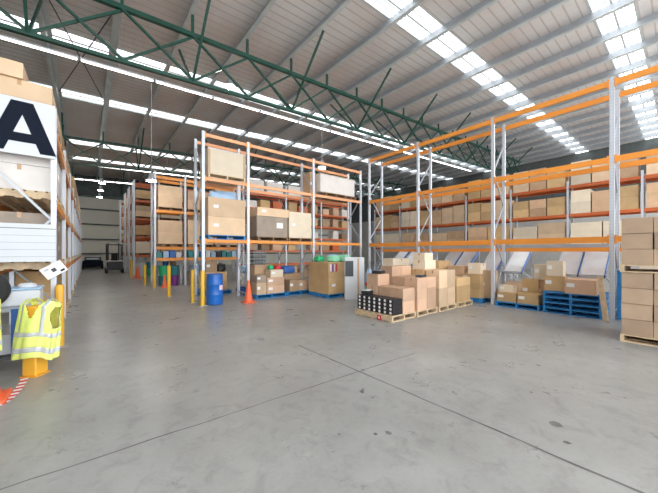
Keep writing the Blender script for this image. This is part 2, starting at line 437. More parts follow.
# ------------------------------------------------------------------ pallet racking
def post_mesh(H, yellow=0):
    m = MB()
    w = 0.045; dd = 0.035
    m.box(-w, w, -dd, -dd+0.006, 0.012, H, 'post'); m.box(-w, -w+0.006, -dd, dd, 0.012, H, 'post'); m.box(w-0.006, w, -dd, dd, 0.012, H, 'post')
    m.box(-w, -w+0.02, dd-0.006, dd, 0.012, H, 'post'); m.box(w-0.02, w, dd-0.006, dd, 0.012, H, 'post')
    return m
def rack(name, label, loc, rz, posts, depth, H, levels, bm_='orange', group=None, skip=(), connectors=True, topmat=None, bh=0.13):
    t = thing(name, label, 'pallet racking', loc, rz, group)
    pmsh = post_mesh(H).mesh('upright'); fp = MB().box(-0.075, 0.075, -0.06, 0.06, 0.0, 0.012, 'steel').mesh('foot_plate')
    bx = lambda a, b: MB().bar(a, b, 0.035, 0.035, 'steel')
    step = 0.95; z = 0.25; dg = []; k = 0
    while z+step < H-0.1:
        a, b = (0.03, depth-0.03) if k % 2 == 0 else (depth-0.03, 0.03)
        dg.append(bx((0, a, z), (0, b, z+step)).mesh('brace')); z += step; k += 1
    hz = bx((0, 0.03, 0.18), (0, depth-0.03, 0.18)).mesh('brace')
    for x in posts:
        for y in (0, depth):
            u = link('upright', pmsh, t, (x, y, 0)); link('foot_plate', fp, u, (0, 0, 0))
        for d in dg: link('brace', d, t, (x, 0, 0))
        link('brace', hz, t, (x, 0, 0))
    for i in range(len(posts)-1):
        a, b = sorted((posts[i], posts[i+1])); L = b-a-0.10
        me = MB().box(-L/2, L/2, -0.025, 0.025, -bh, -0.012, bm_).box(-L/2, L/2, -0.025, 0.012, -0.012, 0, bm_).mesh('beam')
        cn = MB().box(-L/2-0.004, -L/2+0.035, -0.035, -0.025, -bh-0.05, 0.03, bm_).box(L/2-0.035, L/2+0.004, -0.035, -0.025, -bh-0.05, 0.03, bm_).mesh('beam_connector')
        alt = None
        if topmat:
            alt = me.copy(); alt.materials.clear(); alt.materials.append(M[topmat])
        for j, lz in enumerate(levels):
            if (i, j) in skip: continue
            for y in (-0.005, depth+0.005):
                o = link('beam', alt if (alt and j > 0) else me, t, ((a+b)/2, y, lz))
                if connectors and y < 0: link('beam_connector', cn, o)
    return t
# first rack (A): faces the camera side, beams across
A0 = 9.39; LVA = (2.0, 3.92, 5.27)
rack('pallet_rack', 'tall orange-beamed pallet rack holding big boxes, behind the blue drum', (0, A0, 0), 0, [2.73, 4.19, 6.94, 9.62], 0.82, 5.32, LVA, 'orange', topmat='orange2', bh=0.10)
rackA_pale = None
# second rack (B): long rack along the right side
LVB = (1.97, 3.84, 5.64)
RB = rack('pallet_rack', 'long empty-topped orange pallet rack running along the right side', (9.51+0.0, 0, 0), -math.pi/2, [-Y for Y in (8.75, 6.30, 3.68, 1.06, -1.6, -4.3)], 0.84, 5.70, LVB, 'orange')
for a_, b_ in ((-1.6, 1.06), (1.06, 3.68), (3.68, 6.30), (6.30, 8.75)):
    L_ = b_-a_-0.10
    MB().box(-L_/2, L_/2, -0.025, 0.025, -0.11, 0, 'orange').obj('beam', RB, (-(a_+b_)/2, 0.845, 1.72))
    MB().box(-L_/2, L_/2, -0.01, 0.01, 0, 0.10, 'steel').obj('deck_panel', RB, (-(a_+b_)/2, 0.83, 1.722))
# third rack (C): far rack with rust red beams, stacked with cartons
YC = [-4.2, -1.5, 1.18, 3.88, 6.58, 9.28, 11.98, 14.68, 17.38]
LVC = (2.0, 3.6, 5.1)
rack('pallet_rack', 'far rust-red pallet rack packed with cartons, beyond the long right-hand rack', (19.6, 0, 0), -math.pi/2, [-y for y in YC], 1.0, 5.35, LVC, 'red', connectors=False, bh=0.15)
# cross racks further down the aisle
XD = [2.35, 3.62, 6.35]
LVD = (1.33, 1.85, 3.55, 5.1)
rack('pallet_rack', 'orange cross rack behind the first rack, second down the aisle', (0, 15.3, 0), 0, XD, 0.84, 5.3, LVD, 'orange', connectors=False)
XE = [6.55, 9.25, 11.95, 14.65]
LVE = (0.9, 1.7, 2.5, 3.3, 4.1, 4.9)
rack('pallet_rack', 'rust-red shelving rack with many low shelves, beyond the first rack', (0, 15.3, 0), 0, XE, 0.84, 5.6, LVE, 'red', connectors=False, bh=0.10)
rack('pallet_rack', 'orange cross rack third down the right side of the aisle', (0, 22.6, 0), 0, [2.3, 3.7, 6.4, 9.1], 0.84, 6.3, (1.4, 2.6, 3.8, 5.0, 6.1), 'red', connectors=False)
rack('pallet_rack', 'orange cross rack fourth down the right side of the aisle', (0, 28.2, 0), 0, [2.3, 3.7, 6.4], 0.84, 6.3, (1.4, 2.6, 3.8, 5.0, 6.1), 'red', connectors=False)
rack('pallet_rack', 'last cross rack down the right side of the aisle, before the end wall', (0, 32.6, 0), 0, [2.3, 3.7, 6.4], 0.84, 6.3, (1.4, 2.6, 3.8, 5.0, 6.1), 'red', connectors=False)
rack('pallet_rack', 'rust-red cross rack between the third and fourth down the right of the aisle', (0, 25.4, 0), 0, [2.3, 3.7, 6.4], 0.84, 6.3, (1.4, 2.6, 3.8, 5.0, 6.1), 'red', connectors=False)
# left rack (L): face towards the aisle
YL = [6.85+2.7*k for k in range(10)]
LVL = (1.30, 2.50, 3.72)
rack('pallet_rack', 'left-hand pallet rack along the aisle, its end frame under the big letter sign', (-0.45, 0, 0), math.pi/2, YL, 0.86, 4.05, LVL, 'orange', connectors=False)

# ------------------------------------------------------------------ pallets and cartons
def pallet_parts(mi, w=1.16, d=1.16):
    t = MB(); n = 7
    for i in range(n):
        y = -d/2+(d-0.1)*i/(n-1); t.box(-w/2, w/2, y, y+0.1, 0.115, 0.137, mi)
    bb = MB()
    for y in (-d/2, -d/4-0.03, -0.05, d/4-0.05, d/2-0.1): bb.box(-w/2, w/2, y, y+0.1, 0.0, 0.02, mi)
    br = MB().box(-0.025, 0.025, -d/2, d/2, 0.02, 0.115, mi)
    return t.mesh('top_deck'), bb.mesh('bottom_deck'), br.mesh('bearer')
PC = {}
def pallet(x, y, z, mi, label, group=None, w=1.16, d=1.16, rz=0, simple=False):
    key = (mi, w, d)
    if key not in PC: PC[key] = pallet_parts(mi, w, d)
    a, b, c = PC[key]
    if simple:
        k2 = key+('s',)
        if k2 not in PC:
            q = MB()
            for yy in range(7):
                y0 = -d/2+(d-0.1)*yy/6; q.box(-w/2, w/2, y0, y0+0.1, 0.115, 0.137, mi)
            for yy in (-d/2, -0.05, d/2-0.1): q.box(-w/2, w/2, yy, yy+0.1, 0, 0.02, mi)
            for xx in (-w/2, -0.025, w/2-0.05): q.box(xx, xx+0.05, -d/2, d/2, 0.02, 0.115, mi)
            PC[k2] = q.mesh('pallet')
        return tag(link('pallet', PC[k2], None, (x, y, z), rz), label, 'pallet', group)
    t = thing('pallet', label, 'pallet', (x, y, z), rz, group)
    link('top_deck', a, t); link('bottom_deck', b, t)
    for xx in (-w/2+0.025, 0, w/2-0.025): link('bearer', c, t, (xx, 0, 0))
    return t
CC = {}
def carton_meshes(w, d, h, mi, slot=False):
    key = (round(w, 2), round(d, 2), round(h, 2), mi, slot)
    if key in CC: return CC[key]
    w, d, h = key[:3]
    b = MB(); fl = 0.004
    b.box(-w/2, w/2, -d/2, d/2, 0, h-fl, mi)
    b2 = MB(); b2.v = []; me = None
    body = MB(); body.box(-w/2, w/2, -d/2, d/2, 0, h-fl, mi)
    body.box(-w/2+0.003, w/2-0.003, -d/2+0.003, -0.003, h-fl, h, mi); body.box(-w/2+0.003, w/2-0.003, 0.003, d/2-0.003, h-fl, h, mi)
    me = body.mesh('carton_body', bevel=0.0018)
    t = 0.0012; tw = 0.05/2
    tp = MB(); tp.box(-w/2-t, w/2+t, -tw, tw, h, h+t, 'tape')
    tp.box(-w/2-t, -w/2, -tw, tw, h-min(0.09, h*0.3), h, 'tape'); tp.box(w/2, w/2+t, -tw, tw, h-min(0.09, h*0.3), h, 'tape')
    tm = tp.mesh('packing_tape')
    lb = MB(); lw = min(0.16, w*0.3); lh = min(0.10, h*0.3)
    lb.box(-w*0.3-lw/2, -w*0.3+lw/2, -d/2-0.0015, -d/2, h*0.45, h*0.45+lh, 'paper')
    pass
    lm = lb.mesh('shipping_label')
    # plain far carton: one mesh with tape
    pl = MB(); pl.box(-w/2, w/2, -d/2, d/2, 0, h, mi)
    pl.box(-w/2-0.002, w/2+0.002, -tw, tw, h-0.1, h+0.002, 'tape')
    pm_ = pl.mesh('carton')
    CC[key] = (me, tm, lm, pm_); return CC[key]
FAR = set()
for a_ in '2 4 10-11 13-14 20-21 23-25 28 32 38 40 42 70 73 79-80 82-83 89-90 92 119-120 124 126-128 155-157 161-187 190-193 300 308-309 312-313 316 318 320-321 324-325 328-329 332 334 336-348 350-364 367-368 370-382 385-386 388-441 443 446-449 452-455 458-461 464-467 470-473 476-477 479 482-484 495-496 504 506 508'.split():
    q_ = a_.split('-'); FAR.update(range(int(q_[0]), int(q_[-1])+1))
rest = MB(); ncart = [0]
def carton(x, y, z, w, d, h, mi, label, group=None, rz=0.0, near=True, lab=True, name='carton', cat='carton'):
    ncart[0] += 1
    if ncart[0]-1 in FAR and name == 'carton' and cat == 'carton':     # beyond the 300 that show largest
        rest.box(-w/2, w/2, -d/2, d/2, 0, h, mi, Matrix.Translation((x, y, z)) @ Matrix.Rotation(rz, 4, 'Z'))
        return None
    me, tm, lm, pm_ = carton_meshes(w, d, h, mi)
    if not near:
        return tag(link(name, pm_, None, (x, y, z), rz), label, cat, group)
    t = thing(name, label, cat, (x, y, z), rz, group)
    link('carton_body', me, t); link('packing_tape', tm, t)
    if lab: link('shipping_label', lm, t)
    return t

# --- centre row of timber pallets
G = 'timber pallets in the centre row'
pc = [(5.755, 4.78, 'nearest'), (6.70, 4.75, 'second'), (7.66, 4.72, 'third'), (8.63, 4.70, 'farthest')]
for (x, y, n) in pc: pallet(x, y, 0, 'timber', 'pale timber pallet in the centre row of cartons, %s of the four' % n, G, 0.92, 1.2)
P = 0.139
# 28 small black boxes with round white marks, four high
sb = thing('small_black_box', '', 'box')
MB().box(-0.17, 0.17, -0.078, 0.078, 0, 0.088, 'black').obj('box_body', sb, bevel=0.002)
MB().lathe([(0.033, -0.1715), (0.033, -0.170)], 'paper', 16, (0, 0, 0.046), 'x').obj('round_label', sb)
colw = ['nearest', 'second', 'third', 'middle', 'fifth', 'sixth', 'farthest']
roww = ['bottom', 'second', 'third', 'top']
first = True
for r_ in range(4):
    for c_ in range(7):
        loc = (5.38+0.18, 4.30+0.165*c_, P+0.0905*r_)
        lab = 'small black box with white dot, %s layer, %s column of the black stack' % (roww[r_], colw[c_])
        if first: sb.location = loc; sb['label'] = lab; sb['group'] = 'black boxes with white dots'; first = False
        else: dup(sb, loc, 0, lab, 'black boxes with white dots')
def stack(x0, y0, cols, w, d, h, mi, desc, group, z=P, near=True, lay0=0):
    """cols: {(i,j): layers}"""
    for (i, j), n in cols.items():
        for k in range(n):
            lay = ['bottom', 'second', 'third', 'fourth', 'fifth'][k+lay0] if not (k == n-1 and n > 1) else 'top'
            jj = ['front', 'second', 'third', 'rear'][j]; ii = ['left', 'middle', 'right'][i]
            carton(x0+(w+0.008)*(i+0.5), y0+(d+0.008)*(j+0.5), z+(h+0.003)*k, w, d, h, mi,
                   '%s, %s layer, %s-row %s stack' % (desc, lay, jj, ii), group, near=near, rz=random.uniform(-0.015, 0.015), lab=(k % 2 == 0))
def wcart(*a, **k): return carton(*a, lab=False, **k)
# nearest pallet, right of the black boxes
G1 = 'cartons on the nearest centre pallet'
for j, n in ((0, 2), (1, 2), (2, 3)):
    for k in range(n):
        wcart(5.96, 4.385+0.39*j, P+0.298*k, 0.46, 0.382, 0.295, 'kraft4', 'pinkish carton on the nearest centre pallet, %s row, %s layer' % (['front', 'middle', 'back'][j], ['bottom', 'second', 'third'][k]), G1, rz=random.uniform(-0.01, 0.01))
wcart(5.50, 5.50-0.18, P+0.70, 0.42, 0.30, 0.0+0.24, 'kraft4', 'pinkish carton over the back of the black boxes, nearest centre pallet', G1) if False else None
G2 = 'cartons on the second centre pallet'
for i in range(2):
    for j, n in ((0, 3), (1, 3), (2, 4)):
        for k in range(n):
            wcart(6.485+0.43*i, 4.36+0.39*j, P+0.269*k, 0.42, 0.382, 0.266, 'kraft4', 'pinkish carton on the second centre pallet, %s %s, %s layer' % (['front', 'middle', 'back'][j], ['left', 'right'][i], ['bottom', 'second', 'third', 'top'][k]), G2, rz=random.uniform(-0.01, 0.01))
G3 = 'cartons on the third centre pallet'
for i in range(2):
    for k in range(2):
        wcart(7.45+0.43*i, 4.34, P+0.483*k, 0.42, 0.40, 0.478, 'kraft2' , 'tall pale carton on the third centre pallet, front %s, %s layer' % (['left', 'right'][i], ['lower', 'upper'][k]), G3)
        wcart(7.45+0.43*i, 4.88, P+0.483*k, 0.42, 0.52, 0.48, 'kraft3', 'tall tan carton on the third centre pallet, back %s, %s layer' % (['left', 'right'][i], ['lower', 'upper'][k]), G3)
wcart(7.62, 4.84, P+0.966, 0.55, 0.42, 0.26, 'cream', 'cream carton lying highest on the centre row of pallets, lower of two')
wcart(7.58, 4.84, P+1.229, 0.44, 0.36, 0.20, 'cream', 'cream carton lying highest on the centre row of pallets, upper of two')
for k in range(3):
    wcart(8.62, 4.40, P+0.233*k, 0.84, 0.50, 0.23, 'kraft3', 'wide tan carton at the right end of the centre row, %s layer' % ['bottom', 'middle', 'top'][k], 'tan cartons ending the centre row')
    wcart(8.62, 4.97, P+0.303*k, 0.80, 0.50, 0.30, 'kraft4', 'pinkish carton behind the wide tan ones in the centre row, %s layer' % ['bottom', 'middle', 'top'][k], 'pinkish cartons at the back of the centre row')
m = MB(); m.box(-0.16, 0.16, -0.09, 0.09, 0, 0.05, 'dark'); m.box(-0.10, 0.10, -0.06, 0.06, 0.05, 0.062, 'lblue')
tag(m.obj('scanner_case', None, (6.72, 4.36, P+0.806), 0.2, bevel=0.006), 'small dark case lying on the front cartons of the second centre pallet', 'case')
o = MB().box(-0.004, 0.004, -0.06, 0.06, 0, 0.115, 'bred').box(-0.005, -0.004, -0.02, 0.02, 0.03, 0.085, 'paper').obj('warning_tag', None, (5.284, 4.55, 0.002)); tag(o, 'small red tag leaning on the pallet below the black boxes', 'tag')
# things standing by the black boxes
m = MB(); m.box(-0.17, 0.17, -0.13, 0.13, 0, 0.07, 'black'); m.box(-0.10, 0.12, -0.08, 0.08, 0.07, 0.078, 'lblue')
tag(m.obj('tool_case', None, (5.97, 5.16, P+0.894), 0.4, bevel=0.006), 'black flat case on the back cartons of the nearest centre pallet', 'case')
t = thing('label_printer', 'small black and white printer on top of the black box stack', 'printer', (5.55, 5.18, P+0.365), 0.3)
MB().box(-0.13, 0.13, -0.11, 0.11, 0, 0.10, 'black').obj('printer_body', t, bevel=0.01)
MB().box(-0.10, 0.10, -0.08, 0.08, 0.101, 0.13, 'white').obj('printer_lid', t, bevel=0.008)
t = thing('jug', 'light blue jug with a red band and green base behind the black boxes', 'jug', (6.22, 5.72, 0.46))
MB().lathe([(0.03, -0.46), (0.05, -0.30), (0.10, 0.0), (0.11, 0.16)], 'bgreen', 20).obj('jug_base', t, smooth=True)
MB().lathe([(0.112, 0.161), (0.118, 0.18), (0.118, 0.26), (0.112, 0.28)], 'bred', 20).obj('jug_band', t, smooth=True)
MB().lathe([(0.11, 0.281), (0.125, 0.36), (0.12, 0.50), (0.06, 0.60), (0.05, 0.66)], 'lblue', 20).obj('jug_top', t, smooth=True)
t['label'] = 'standing light blue bottle with red band and green funnel base behind the black boxes'
t = thing('display_stand', 'upright white display stand with a black square panel, left of the black boxes', 'stand', (6.98, 7.12, 0), R(-38))
MB().box(-0.33, 0.33, -0.14, 0.14, 0, 1.42, 'white').obj('stand_body', t, bevel=0.01)
MB().box(-0.31, -0.04, -0.152, -0.141, 0.78, 1.30, 'dark').obj('black_panel', t)
MB().box(0.10, 0.16, -0.150, -0.141, 0.05, 1.38, 'kraft').obj('edge_strip', t)
# --- big carton pallet in front of rack A
pallet(6.95, 8.32, 0, 'blue', 'blue pallet carrying the large double carton, left of the white stand')
carton(6.95, 8.32, P, 1.16, 1.16, 0.56, 'kraft3', 'very large kraft carton on a blue pallet, lower of two')
bc = carton(6.95, 8.32, P+0.563, 1.16, 1.16, 0.54, 'kraft3', 'very large kraft carton on a blue pallet, upper of two', lab=False)
m = MB(); m.box(-0.52, -0.18, -0.586, -0.581, 0.20, 0.50, 'kraft5')
for k in range(4): m.box(-0.51+0.085*k, -0.46+0.085*k, -0.590, -0.586, 0.22, 0.48, ['paper', 'purple', 'whitewrap', 'bred'][k])
m.obj('open_slot', bc)
def lumpy(name, label, cat, loc, sx, sy, sz, mi, seed, rz=0, sub=3):
    me = bpy.data.meshes.new(name); bm = bmesh.new()
    bmesh.ops.create_icosphere(bm, subdivisions=sub, radius=1.0); rnd = random.Random(seed)
    ph = [rnd.uniform(0, 6) for _ in range(6)]
    for v in bm.verts:
        x, y, z = v.co
        k = 1+0.10*math.sin(5*x+ph[0])*math.cos(4*y+ph[1])+0.07*math.sin(9*z+ph[2]+3*x)
        sq = lambda a: math.copysign(abs(a)**0.6, a)
        v.co = Vector((sq(x)*sx*k, sq(y)*sy*k, (sq(max(z, -0.75))+0.84)*sz*0.55*k))
    zmin = min(v.co.z for v in bm.verts)
    for v in bm.verts: v.co.z -= zmin
    for f in bm.faces: f.smooth = True
    bm.to_mesh(me); bm.free(); me.materials.append(M[mi])
    return tag(link(name, me, None, loc, rz), label, cat)
TZ = P+1.105
lumpy('plastic_bag', 'bright green plastic bag on the left corner of the large carton', 'bag', (6.62, 8.62, TZ), 0.17, 0.16, 0.20, 'bgreen', 1)
lumpy('plastic_bag', 'mint green bag draped over the large carton', 'bag', (7.05, 8.25, TZ), 0.28, 0.22, 0.22, 'mint', 2)
lumpy('plastic_bag', 'pale blue bag on the right side of the large carton', 'bag', (7.28, 8.60, TZ), 0.22, 0.20, 0.26, 'lblue', 3)
lumpy('plastic_bag', 'pale green bag on the right front corner of the large carton', 'bag', (7.36, 8.02, TZ), 0.16, 0.2, 0.26, 'mint', 4)

# --- under rack A
carA = 'cartons on blue pallets under the first rack'
pallet(4.98, 9.75, 0, 'blue', 'blue pallet under the first rack, right of the orange cone')
pallet(6.20, 9.78, 0, 'blue', 'blue pallet under the first rack, left of the large double carton')
carton(4.60, 9.40, P, 0.36, 0.40, 0.40, 'kraft2', 'pale carton with short sides just right of the orange cone', carA)
carton(4.60, 9.40, P+0.403, 0.36, 0.40, 0.26, 'greyb', 'grey-brown carton on the pale carton right of the orange cone', carA)
carton(5.15, 9.45, P, 0.68, 0.50, 0.29, 'kraft4', 'wide carton under the first rack, bottom of three', carA)
carton(5.15, 9.45, P+0.293, 0.68, 0.50, 0.27, 'kraft4', 'wide carton under the first rack, middle of three', carA)
carton(5.22, 9.45, P+0.566, 0.5, 0.42, 0.26, 'cream', 'wide carton under the first rack, top of three, cream', carA)
carton(4.90, 10.02, P, 0.60, 0.55, 1.00, 'kraft', 'tall kraft carton at the back right of the cone', carA)
carton(5.95, 9.45, P, 0.42, 0.42, 0.42, 'kraft5', 'brown square carton left of the large double carton', carA)
carton(6.42, 9.52, P, 0.42, 0.42, 0.36, 'kraft', 'low carton beside the brown square carton under the first rack', carA)
carton(6.25, 10.02, P, 0.80, 0.46, 0.62, 'kraft5', 'wide brown carton at the back under the first rack', carA)
lumpy('plastic_bag', 'blue and grey bag lying on the brown cartons under the first rack', 'bag', (6.10, 10.0, P+0.625), 0.28, 0.2, 0.28, 'mblue', 8)
lumpy('cloth_bundle', 'red cloth bundle on the cream carton under the first rack', 'bundle', (5.36, 9.48, P+0.832), 0.12, 0.10, 0.12, 'bred', 9)
lumpy('cloth_bundle', 'green cloth bundle on the cream carton under the first rack', 'bundle', (5.10, 9.52, P+0.832), 0.09, 0.10, 0.16, 'bgreen', 10)
# black crate tower
g = 'black crates in the tower'
for k in range(4):
    t = thing('plastic_crate', 'black slatted crate on the tall carton, %s of the stack' % ['bottom', 'second', 'third', 'top'][k], 'crate', (4.83, 9.98, P+1.003+0.135*k), 0, g)
    m = MB(); w, d, h = 0.24, 0.18, 0.13
    m.box(-w, w, -d, d, 0, 0.012, 'dark')
    for (z0, z1) in ((0.012, 0.03), (0.055, 0.075), (0.105, 0.13)):
        m.box(-w, w, -d, -d+0.01, z0, z1, 'dark'); m.box(-w, w, d-0.01, d, z0, z1, 'dark'); m.box(-w, -w+0.01, -d, d, z0, z1, 'dark'); m.box(w-0.01, w, -d, d, z0, z1, 'dark')
    m.obj('crate_body', t)
    m = MB()
    for xx in (-w, -w/2, 0, w/2, w-0.012):
        m.box(xx, xx+0.012, -d-0.002, -d+0.009, 0.012, 0.13, 'steel')
    m.obj('crate_rib', t)
# white and blue sacks behind the cone
g = 'sacks heaped left of the cone'
for k, (x, y, z, mi, lab) in enumerate([(4.76, 11.0, 0.0, 'mblue', 'blue sack at the bottom of the heap left of the cone'), (4.82, 10.95, 0.26, 'whitewrap', 'white sack second in the heap left of the cone'),
        (4.74, 11.0, 0.53, 'whitewrap', 'white sack third in the heap left of the cone'), (4.80, 10.97, 0.80, 'lblue', 'pale blue sack on top of the heap left of the cone')]):
    o = lumpy('sack', lab, 'sack', (x, y, z), 0.30, 0.2, 0.27, mi, 20+k); o['group'] = g
# behind the drum
pallet(3.72, 11.7, 0, 'blue', 'blue pallet on the floor behind the blue drum and first rack')
carton(3.75, 11.5, P, 0.78, 0.55, 0.36, 'kraft3', 'wide tan carton on the pallet behind the blue drum, lower')
carton(3.75, 11.5, P+0.363, 0.78, 0.55, 0.34, 'kraft3', 'wide tan carton on the pallet behind the blue drum, upper')
carton(3.58, 11.5, P+0.706, 0.40, 0.5, 0.42, 'kraft5', 'brown carton standing on the tan cartons behind the blue drum')
lumpy('plastic_bag', 'dark bag on the cartons behind the blue drum', 'bag', (3.98, 11.5, P+0.706), 0.17, 0.2, 0.3, 'black', 30)
lumpy('plastic_bag', 'grey plastic bag beside the dark bag behind the blue drum', 'bag', (3.96, 11.98, P), 0.15, 0.15, 1.1, 'steel', 31)

# blue drum
t = thing('drum', 'blue plastic drum with a pale pink label, beside the yellow guard post', 'drum', (2.99, 9.12, 0))
DS = 0.83
MB().lathe([(a*DS, b) for a, b in [(0.24, 0.0), (0.275, 0.02), (0.283, 0.06), (0.288, 0.2), (0.288, 0.29), (0.294, 0.30), (0.294, 0.32), (0.289, 0.33), (0.289, 0.60), (0.295, 0.61), (0.295, 0.63), (0.288, 0.64), (0.286, 0.80), (0.28, 0.86), (0.272, 0.90)]], 'drum', 36).obj('drum_body', t, smooth=True)
MB().lathe([(a*DS, b) for a, b in [(0.26, 0.901), (0.285, 0.905), (0.285, 0.93), (0.26, 0.935), (0.25, 0.915)]], 'mblue', 36).obj('drum_lid', t, smooth=True)
m = MB()
vs = []; fs = []
for i in range(7):
    a = R(-75+i*5.5)
    for z in (0.45, 0.60): vs.append((0.2965*DS*math.cos(a), 0.2965*DS*math.sin(a), z))
for i in range(6): fs.append((2*i, 2*i+2, 2*i+3, 2*i+1))
m.add(vs, fs, 'pink'); m.obj('drum_label', t)

# cones
def cone(x, y, s, label, band=False):
    t = thing('traffic_cone', label, 'traffic cone', (x, y, 0), 0, None)
    MB().box(-0.19*s, 0.19*s, -0.19*s, 0.19*s, 0, 0.035*s, 'cone').obj('cone_base', t, bevel=0.01*s)
    MB().lathe([(0.145*s, 0.036*s), (0.13*s, 0.06*s), (0.035*s, 0.68*s), (0.028*s, 0.70*s)], 'cone', 24).obj('cone_body', t, smooth=True)
    if band: MB().lathe([(0.104*s, 0.24*s), (0.088*s, 0.34*s)], 'refl', 24, cap=False).obj('reflective_band', t, smooth=True)
cone(3.92, 8.75, 1.0, 'orange traffic cone in front of the first rack, right of the blue drum')
cone(2.30, 20.9, 1.1, 'small distant orange traffic cone far down the aisle beside the third rack')
cone(2.66, 14.85, 0.8, 'orange traffic cone at the foot of the second rack, behind the thin yellow bollard')
cone(-0.86, 4.74, 1.0, 'orange traffic cone at the left edge, beside the packing table')

# bollards / guards
def bollard(x, y, h, r, label, mi='yellow', square=False):
    t = thing('bollard', label, 'bollard', (x, y, 0), 0)
    if square:
        MB().box(-r, r, -r, r, 0.012, h, mi).obj('bollard_post', t, bevel=0.012)
        MB().box(-r-0.015, r+0.015, -r-0.015, r+0.015, 0.0, 0.012, mi).obj('foot_plate', t)
    else:
        MB().lathe([(r, 0.013), (r, h-0.03), (r*0.8, h-0.006), (r*0.3, h)], mi, 20).obj('bollard_post', t, smooth=True)
        MB().box(-r-0.05, r+0.05, -r-0.05, r+0.05, 0.0, 0.012, 'steel').obj('foot_plate', t)
    return t
bollard(2.63, 9.10, 1.05, 0.06, 'round yellow bollard at the first rack corner, touching the blue drum side')
bollard(2.53, 9.78, 1.05, 0.055, 'yellow bollard behind the first rack corner, left of the blue drum')
bollard(2.22, 11.63, 1.12, 0.06, 'free-standing thin yellow bollard in the gap before the second rack')
bollard(2.28, 15.05, 1.0, 0.06, 'yellow bollard guarding the second rack end post')
bollard(2.10, 16.35, 1.0, 0.06, 'yellow bollard behind the second rack end post')
bollard(2.12, 22.3, 1.1, 0.07, 'distant yellow bollard at the third rack end post')
sqb = bollard(-0.49, 5.42, 0.90, 0.088, 'thick square orange-yellow bollard under the hi-vis vest', 'yellow2', True)
sqb.rotation_euler = (0, 0, R(-38)); sqb.location = (-0.53, 5.38, 0)
bollard(-0.37, 6.70, 1.05, 0.06, 'yellow guard post in front of the left rack corner upright', 'yellow2')

# --- loads on rack A
pallet(3.47, A0+0.42, LVA[1], 'timber', 'timber pallet under the cream crate high on the first rack', None, 1.2, 0.95)
t = thing('crate', 'cream boxed crate on the upper level of the first rack, left bay', 'crate', (3.47, A0+0.40, LVA[1]+P))
MB().box(-0.60, 0.60, -0.44, 0.44, 0, 0.76, 'cream').obj('crate_body', t, bevel=0.004)
MB().box(-0.61, 0.61, -0.45, 0.45, 0.761, 0.80, 'whitewrap').obj('crate_lid', t, bevel=0.004)
m = MB()
for x in (-0.61, 0.54): m.box(x, x+0.07, -0.452, -0.441, 0.0, 0.75, 'kraft2')
m.obj('crate_batten', t)
pallet(3.47, A0+0.42, LVA[0], 'blue', 'blue pallet at the lower level of the first rack, left bay', None, 1.2, 0.95)
carton(3.47, A0+0.40, LVA[0]+P, 1.20, 0.88, 0.58, 'kraft2', 'very large pale carton above the blue drum, lower of two')
carton(3.47, A0+0.40, LVA[0]+P+0.583, 1.20, 0.88, 0.60, 'kraft2', 'very large pale carton above the blue drum, upper of two')
lumpy('plastic_bag', 'blue wrapped bundle on top of the large pale cartons in the first rack', 'bundle', (3.5, A0+0.45, LVA[0]+P+1.186), 0.48, 0.2, 0.28, 'lblue', 40)
pallet(5.13, A0+0.42, LVA[0], 'timber2', 'dark timber pallet under the grey-brown wrapped load in the first rack', None, 1.2, 0.95)
gl = carton(5.10, A0+0.40, LVA[0]+P, 1.22, 0.88, 0.72, 'greyb', 'grey-brown wrapped load with a white paper, middle bay of the first rack', cat='load', lab=False)
MB().box(0.16, 0.42, -0.445, -0.441, 0.32, 0.52, 'paper').obj('white_paper', gl)
carton(5.13, A0+0.40, LVA[0]+P+0.723, 1.26, 0.92, 0.30, 'kraft2', 'pale flat carton on the grey-brown wrapped load in the first rack')
pallet(6.30, A0+0.42, LVA[0], 'timber2', 'dark timber pallet under the cream load in the first rack', None, 1.06, 0.95)
carton(6.30, A0+0.40, LVA[0]+P, 1.02, 0.88, 0.98, 'cream', 'tall cream carton beside the grey-brown load in the first rack')
pallet(8.10, A0+0.42, LVA[1], 'timber2', 'dark timber pallet under the long white wrapped load, left one', None, 1.1, 0.95)
pallet(9.0-0.02, A0+0.42, LVA[1], 'timber2', 'dark timber pallet under the long white wrapped load, right one', None, 0.6, 0.95)
t = thing('wrapped_load', 'long white stretch-wrapped load on the upper level, right bay of the first rack', 'load', (8.25, A0+0.40, LVA[1]+P))
MB().box(-0.98, 0.98, -0.42, 0.42, 0, 0.74, 'whitewrap').obj('load_body', t, bevel=0.02)
MB().box(-1.0, 1.0, -0.44, 0.44, 0.741, 0.76, 'cream').obj('top_sheet', t)
carton(7.10, A0+0.5, LVA[1], 0.28, 0.5, 0.95, 'kraft', 'tall narrow kraft carton left of the long white wrapped load', None)

